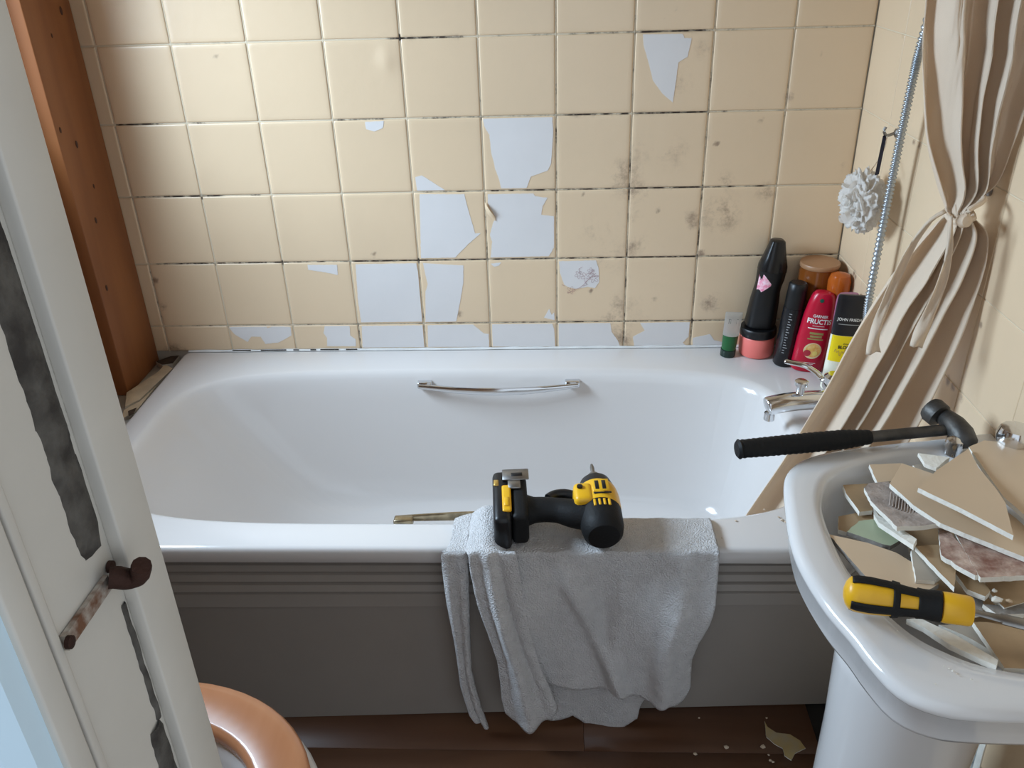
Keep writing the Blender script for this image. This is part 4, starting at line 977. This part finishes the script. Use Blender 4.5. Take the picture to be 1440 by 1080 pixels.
# local frame: +Y out of the chuck, -X along the handle to the battery, Z across
def dl(name, prof, m, sx=1, sy=1, ang=35): return lathe(name, prof, m, dd, n=32, mtx=DM @ Matrix.Rotation(-PI / 2, 4, 'X'), sx=sx, sy=sy, ang=ang)
dl('motor_cap', [(.012, -.062), (.024, -.060), (.030, -.053), (.033, -.040), (.0335, -.015), (.0335, -.008)], M_rubber)
dl('motor_housing', [(.0338, -.0078), (.0343, -.002), (.0343, .020), (.0325, .034), (.0305, .040)], M_yellow)
dl('nose', [(.0300, .0402), (.0290, .046), (.0250, .060), (.0200, .064), (.0130, .066)], M_black)
dl('chuck', [(.0105, .066), (.0105, .080), (.0085, .083), (.006, .0835)], M_steel)
dl('bit', [(.0035, .0835), (.0035, .103), (.0022, .110), (.0010, .112)], M_steel)
def dbox(name, lo_, hi, m, bev, parent=dd, extra=None, seg=3): return box(name, lo_, hi, m, parent, bev, seg, DM @ (extra or Matrix()))
# yellow shoulder running down to the trigger, vents and label
dbox('shoulder', (-.040, -.012, -.022), (-.010, .030, .0345), M_yellow, .008)
for i in range(4): dbox('vent', (-.012 + .0075 * i, -.024, .0315 - .0008 * abs(i - 1.5)), (-.008 + .0075 * i, -.010, .0345 - .0008 * abs(i - 1.5)), M_yellow, .0008, seg=1)
dbox('label_plate', (-.010, .006, .0335), (.016, .034, .0347), M_yellow, .0006, seg=1)
for i in range(2): dbox('label_print', (-.006 + .011 * i, .010, .0344), (.000 + .011 * i, .030, .0352), M_black, .0002, seg=1)
dbox('vent_bar', (-.010, .000, .0336), (.018, .004, .0352), M_black, .0008, seg=1)
tr_ = [DM @ Vector(p) for p in ((-.036, .030, .004), (-.052, .036, .004), (-.068, .034, .004), (-.078, .026, .004))]
tube('trigger', smooth_path(tr_, 10), .0085, M_black, dd, 10)
lathe('selector_pin', [(.0045, 0), (.0045, .003), (0, .0035)], M_black, dd, DM @ Vector((-.030, .016, .0345)), (0, 0, 1), 14)
hp_ = [DM @ Vector(p) for p in ((-.018, -.010, 0), (-.040, -.006, 0), (-.062, .002, 0), (-.085, .006, 0), (-.105, .006, 0), (-.118, .006, 0))]
tube('handle', smooth_path(hp_, 26), lambda t: interp([(0, .027), (.2, .024), (.45, .0205), (.75, .0215), (.9, .026), (1, .031)], t), M_rubber, dd, 20, .92)
dbox('foot', (-.138, -.040, -.030), (-.112, .058, .030), M_rubber, .008)
bt = dbox('battery', (-.166, -.048, -.034), (-.1385, .068, .0325), M_black, .009)
dbox('battery_rail', (-.1400, -.030, -.026), (-.1370, .050, .026), M_black, .001, seg=1)
l_ = dbox('battery_latch', (-.1520, -.030, .0295), (-.1375, .030, .0345), M_yellow, .0035)
dbox('latch_rib', (-.1490, -.020, .0340), (-.1410, .000, .0362), M_yellow, .001, l_, seg=1)
dbox('battery_window', (-.1640, .030, .0310), (-.1560, .044, .0335), mat('gold_contact', (.6, .38, .1), .35, .6), .001, seg=1)
hk = dbox('belt_clip', (-.150, .040, .0330), (-.108, .066, .0355), M_steel, .001, seg=1)
dbox('clip_foot', (-.142, .022, .0295), (-.122, .042, .0345), M_steel, .001, hk, seg=1)
dbox('clip_slot', (-.136, .048, .0352), (-.118, .056, .0359), M_black, .0003, hk, seg=1)

# ------------------------------------------------------------------ hammer on the far rim of the basin
hz = .6005 + .012
ha = px(1036, 632, z=hz + .004); hb = px(1346, 603, z=hz + .008)
hm = thing('hammer', 'dark claw hammer with black ribbed grip resting on the basin edge', 'hammer', loc=ha)
ax = (hb - ha); Lh = ax.length; axn = ax.normalized()
def hpos(t): return ha + ax * t
tube('grip', [hpos(t / 60 * .60) for t in range(61)], lambda t: (.0145 if t < .03 else .0130 + .0012 * math.sin(t * 3) + .0006 * math.sin(t * 150) - (.003 * max(0, t - .8) / .2)) if t > .005 else .011, M_rubber, hm, 16, .95)
tube('shaft', [hpos(.59 + .40 * t / 10) for t in range(11)], .0085, M_darksteel, hm, 14, .9)
side = Vector((axn.y, -axn.x, 0)).normalized(); side = -side if side.y < 0 else side       # towards the back wall
hc = hpos(.985)
hd = tube('hammer_head', [hc + side * q + Vector((0, 0, z_)) for q, z_ in ((-.034, -.010), (-.030, -.004), (-.018, .003), (0, .006), (.014, .006), (.028, .004))], [.0120, .0155, .0160, .0150, .0130, .0125], M_darksteel, hm, 18)
lathe('striking_face', [(.012, 0), (.0180, .003), (.0185, .017), (.016, .022), (0, .0225)], M_darksteel, hd, hc + side * .026 + Vector((0, 0, .004)) - axn * .004, side + Vector((-.35, 0, .25)), 20)

# ------------------------------------------------------------------ chisel with yellow and black handle
ca = px(1186, 832, z=.628); cb = px(1367, 860, z=.632)
ch = thing('wood_chisel', 'wood chisel with yellow and black handle lying on basin edge', 'chisel', loc=ca)
ax = cb - ca; axn = ax.normalized(); Lc = ax.length
q = Vector((0, 0, 1)).rotation_difference(axn); CM = Matrix.Translation(ca) @ q.to_matrix().to_4x4()
hr = lambda t: interp([(0, .006), (.02, .013), (.05, .0175), (.10, .0195), (.20, .0200), (.35, .0185), (.5, .0155), (.62, .0140), (.70, .0142), (.78, .0150), (1, .0150)], t)
lathe('handle_core', [(0.0001, 0)] + [(hr(t / 40 * .76) - .0008, t / 40 * .76 * Lc) for t in range(41)], M_yellow, ch, mtx=CM, n=36)
# black overmould with window openings
V = []; Fc = []; NT, NA = 40, 36
for i in range(NT + 1):
    t = .04 + .72 * i / NT
    for k_ in range(NA): a = 2 * PI * k_ / NA; V.append(CM @ Vector(((hr(t) + .0006) * math.cos(a), (hr(t) + .0006) * math.sin(a), t * Lc)))
cdir = (CAM - ca).normalized(); cl = q.inverted() @ cdir; a0 = math.atan2(cl.y, cl.x)
for i in range(NT):
    t = .04 + .72 * (i + .5) / NT
    for k_ in range(NA):
        a = 2 * PI * (k_ + .5) / NA; da = (a - a0 + PI / 4 + PI) % (PI / 2) - PI / 4
        win_ = (.02 < t < .385 and abs(da) < .52) or (.435 < t < .575 and abs(da) < .46) or t < .055 + .03 * math.cos(4 * da) * 0
        if not win_: Fc.append((i * NA + k_, i * NA + (k_ + 1) % NA, (i + 1) * NA + (k_ + 1) % NA, (i + 1) * NA + k_))
o = pyd('grip', V, Fc, M_rubber, ch); m_ = o.modifiers.new('thick', 'SOLIDIFY'); m_.thickness = .0012; m_.offset = 0
lathe('ferrule', [(.0130, .765 * Lc), (.0152, .77 * Lc), (.0156, .80 * Lc), (.0150, .98 * Lc), (.0135, Lc), (0, Lc + .0004)], M_yellow, ch, mtx=CM, n=32)
ce = px(1500, 893, z=.628)
bl = [(cb + (ce - cb) * t) for t in (0, .1, .3, .32, 1.0)]
tube('blade', bl, [.0045, .0045, .0055, .0075, .0085], M_steel, ch, 12, .45)

# ------------------------------------------------------------------ broken tile in the basin
A = lambda p: crop(1180, 580, 5.4, p); B = lambda p: crop(1240, 780, 6.75, p); C = lambda p: crop(1000, 560, 3.2727, p)
GROUP = 'broken tile pieces heaped in the basin'
def shard(label, pts, z0, sx=0.0, sy=0.0, m=M_glaze, side=M_biscuit, th=.006, seed=0, rough=.0007, name='tile_shard', cat='tile shard', group=GROUP):
    u0 = sum(p[0] for p in pts) / len(pts); v0 = sum(p[1] for p in pts) / len(pts)
    c = px(u0, v0, z=z0); nrm = Vector((-sx, -sy, 1)).normalized(); out = []
    for u, v in pts:
        d = RIGHT * ((u - 720) / F) + DOWN * ((v - 540) / F) + FWD
        t = (c - CAM).dot(nrm) / d.dot(nrm); out.append(CAM + d * t)
    rr = []
    for i in range(len(out)):
        a, b = out[i], out[(i + 1) % len(out)]; n = max(1, int((b - a).length / .006))
        for j in range(n):
            p = a.lerp(b, j / n); rr.append(p + (Vector((nz(p * 260 + Vector((seed, 0, 0))), nz(p * 260 + Vector((0, seed, 9))), 0)) * rough if j else Vector()))
    o = slab(name, rr, nrm, th, m, side)
    return tag(o, label, cat, group)
# lowest layer
shard('large cream shard lowest in the basin under the heap', [(1262, 715), (1330, 700), (1390, 760), (1370, 840), (1300, 840)], .563, 0, 0, M_glaze_tan, seed=20)
shard('cream shard under the chisel blade at the bottom of heap', [(1330, 810), (1430, 800), (1450, 890), (1390, 905), (1330, 870)], .561, 0, 0, M_glaze_tan, seed=21)
shard('tan shard jutting towards the grey far wall of the basin', A([(30, 550), (220, 540), (260, 640), (255, 745), (155, 755), (110, 690), (50, 610)]), .586, -.05, -.05, M_glaze_tan, seed=1)
shard('small cream shard standing highest at the far basin wall', A([(230, 395), (470, 385), (440, 520), (290, 530)]), .600, 0, .1, M_glaze, seed=2)
shard('orange stained shard beneath the pale green painted piece', A([(-5, 790), (240, 742), (330, 830), (300, 900), (120, 930), (-5, 890)]), .580, .02, -.06, M_glaze_tan, seed=3)
shard('shard with pale green painted face', A([(60, 905), (150, 825), (300, 808), (400, 860), (505, 940), (440, 985), (390, 1012), (330, 1000), (150, 935)]), .588, .02, -.06, M_green, M_greyback, seed=4, rough=.0015)
shard('large plain cream shard beside the chisel handle and basin rim', C([(540, 625), (720, 665), (850, 710), (935, 760), (990, 830), (1050, 855), (960, 905), (840, 870), (720, 830), (640, 740)]), .597, .03, -.02, M_glaze, M_greyback, seed=5)
shard('small grey backed block of tile on the large cream shard', C([(920, 700), (960, 690), (1060, 815), (1030, 842), (943, 835)]), .602, .0, -.05, mat('grey_tile_back', (.42, .36, .29), .8, var=.2), M_biscuit, seed=6)
shard('tan shard with thick white broken edge in mid heap', C([(940, 682), (1060, 672), (1130, 740), (1120, 870), (1040, 790)]), .612, .05, -.12, M_glaze_tan, seed=7)
shard('tan shard under the crumbly pink mortar piece', C([(1075, 700), (1130, 700), (1285, 885), (1262, 912), (1180, 880), (1120, 800)]), .607, .05, -.10, M_glaze_tan, seed=8)
shard('brown stained shard right of centre below reddish mortar', C([(1240, 815), (1440, 805), (1470, 880), (1440, 940), (1350, 965), (1290, 905)]), .604, -.05, 0, M_glaze_tan, seed=9)
shard('grey cement backed shard beside the chisel ferrule', B([(820, 385), (960, 425), (960, 545), (870, 560), (760, 440)]), .598, 0, -.05, M_greyback, seed=10)
shard('grey cement shard above the chisel blade', B([(960, 470), (1110, 480), (1200, 455), (1360, 415), (1360, 560), (1100, 570)]), .603, 0, -.05, M_greyback, seed=11)
shard('long shard with white edge standing in the near side gap', B([(235, 612), (360, 600), (700, 760), (1105, 1000), (1090, 1055), (960, 1000), (640, 850), (400, 690)]), .590, .0, -.25, M_biscuit, M_biscuit, seed=12, rough=.0004)
shard('shard painted shadow grey wedged below the chisel ferrule', B([(540, 665), (860, 672), (1000, 790), (1110, 965), (1000, 890), (850, 800), (700, 730)]), .583, .05, -.1, mat('grey_tile_back', (.42, .36, .29)), M_biscuit, seed=13)  # the grey of the shadow on this piece is put into its face colour
shard('large brown shard sloping down at the near basin wall', B([(870, 640), (1000, 640), (1360, 705), (1500, 800), (1500, 1090), (1165, 1075), (1020, 860)]), .592, -.02, .06, M_glaze_tan, seed=14)
# upper layer
shard('pinkish crumbly mortar piece between the white edges', C([(1045, 588), (1100, 615), (1160, 690), (1238, 812), (1215, 815), (1150, 780), (1060, 722), (1050, 650)]), .622, .1, -.15, M_redback, M_biscuit, seed=15, rough=.002)
shard('upturned shard with reddish and black mortar on its back', C([(1120, 618), (1200, 640), (1450, 755), (1460, 815), (1240, 825), (1190, 740)]), .626, .05, -.15, M_redback, M_biscuit, seed=16, rough=.0015)
shard('thin white edged sliver leaning below the ridged piece', A([(262, 725), (300, 782), (450, 870), (590, 962), (565, 1010), (430, 920), (300, 835), (264, 775)]), .605, .05, -.3, M_biscuit, M_biscuit, seed=17, rough=.0004)
rs = shard('upturned shard showing grey brown ridged adhesive', A([(190, 570), (230, 535), (370, 525), (460, 600), (600, 720), (775, 845), (600, 862), (440, 868), (330, 760), (240, 670)]), .618, .08, -.12, M_adh, M_biscuit, seed=18, rough=.0018)
# comb ridges of the adhesive, one part of the shard
V = []; Fc = []
a = px(*A([(400, 600)])[0], z=.622); 
for i in range(15):
    f = i / 14; u1, v1 = 1180 + (395 + 300 * f) / 5.4, 580 + (610 + 205 * f) / 5.4; u2, v2 = u1 + (55 - 22 * f) / 5.4 * -.2, v1 + (100 - 70 * f) / 5.4
    p1 = px(u1, v1, z=.6215); p2 = px(u2, v2, z=.6195); n_ = (p2 - p1).cross(Vector((0, 0, 1))).normalized() * .0011; k_ = len(V)
    V += [p1 - n_, p1 + Vector((0, 0, .0022)), p1 + n_, p2 - n_, p2 + Vector((0, 0, .0022)), p2 + n_]; Fc += [(k_, k_ + 1, k_ + 4, k_ + 3), (k_ + 1, k_ + 2, k_ + 5, k_ + 4)]
o = pyd('adhesive_ridge', V, Fc, M_adh, rs, False)
shard('grey shard fragment under the tip of the triangular piece', A([(560, 400), (700, 375), (840, 345), (740, 440), (650, 530), (600, 450)]), .621, 0, -.05, mat('grey_tile_back', (.42, .36, .29)), M_biscuit, seed=19)
shard('small white chipped fragment near the waste knob', A([(600, 308), (838, 342), (740, 420), (650, 388)]), .632, 0, -.05, M_biscuit, M_biscuit, th=.005, seed=22, rough=.0015)
shard('long cream shard with white edge under the triangular piece', A([(385, 540), (475, 385), (640, 440), (1000, 560), (1340, 800), (1450, 900), (1460, 1120), (1000, 935), (770, 840), (560, 700)]), .630, .02, -.06, M_glaze, seed=23, rough=.0005)
shard('large cream shard leaning at the back by the basin taps', A([(985, 262), (1100, 212), (1250, 225), (1500, 250), (1500, 860), (1404, 775), (1250, 640), (1150, 500)]), .648, .03, .02, M_glaze, seed=24, rough=.0005)
shard('triangular cream shard topmost on the heap', A([(600, 572), (740, 440), (985, 272), (1060, 420), (1110, 480), (1200, 590), (1265, 690), (1325, 935), (900, 715)]), .657, .02, -.05, M_glaze, seed=25, rough=.0005)
def crumb(label, u, v, z, r, m, group, cat='crumb', name='tile_crumb'):
    c = px(u, v, z=z); bm = bmesh.new(); bmesh.ops.create_icosphere(bm, subdivisions=1, radius=1)
    for vv in bm.verts: vv.co = Vector((vv.co.x * r * random.uniform(.7, 1.4), vv.co.y * r * random.uniform(.6, 1.2), vv.co.z * r * random.uniform(.35, .6))) 
    zmin = min(vv.co.z for vv in bm.verts)
    for vv in bm.verts: vv.co += Vector((c.x, c.y, c.z - zmin))
    me = bpy.data.meshes.new(name); bm.to_mesh(me); bm.free(); me.materials.append(m); o = link(name, me); tag(o, label, cat, group); return o
crumb('white tile crumb on the brown shard above the chisel blade', 1400, 847, .606, .006, M_biscuit, GROUP)
crumb('round buff crumb next to the white crumb in the heap', 1398, 833, .607, .0035, M_biscuit, GROUP)
crumb('buff crumb by the grey cement shard above the chisel blade', 1419, 847, .606, .0035, M_glaze, GROUP)
for i, (u, v, r) in enumerate([(1335, 941, .0012), (1340, 944, .0014), (1345, 948, .0010), (1315, 962, .0008), (1328, 937, .0007), (1262, 887, .0007), (1366, 956, .0009), (1261, 629, .0022)]):
    crumb('tiny white chip lying on the basin rim', u, v, .6012, r, M_biscuit, 'tiny chips on the basin rim')
for u, v, r in [(1100, 733, .0035), (1105, 735, .003), (1095, 728, .002), (1035, 733, .002), (1108, 757, .0018), (1015, 757, .0015), (1075, 717, .002)]:
    crumb('small buff plaster crumb on the front bath rim', u, v, RIMZ + .0005, r, mat('buff_crumb', (.60, .48, .36), .9), 'crumbs on the front bath rim')
# on the floor
FG = 'paint flakes on the floor'
Cf = lambda p: crop(900, 700, 2.8412, p)
shard('large torn cream paint flake lying on the wooden floor', Cf([(498, 892), (510, 915), (545, 938), (600, 945), (640, 970), (662, 1000), (620, 1020), (605, 1048), (578, 1030), (570, 1000), (540, 985), (505, 955)]), .0022, m=mat('yellowed_paint_flake', (.42, .34, .22), .8, col2=(.46, .33, .12), vscale=30), side=M_biscuit, th=.0018, seed=30, name='paint_flake', cat='paint flake', group=FG)
for u, v, r in [(1073, 1051, .0045), (1021, 1052, .004), (1083, 1070, .003), (1087, 1072, .0025), (978, 1061, .0035), (1078, 1010, .002), (983, 1010, .002), (1081, 1062, .002)]:
    crumb('small pale crumb scattered on the wooden floor', u, v, .0004, r, MATS['buff_crumb'], 'crumbs on the wooden floor')
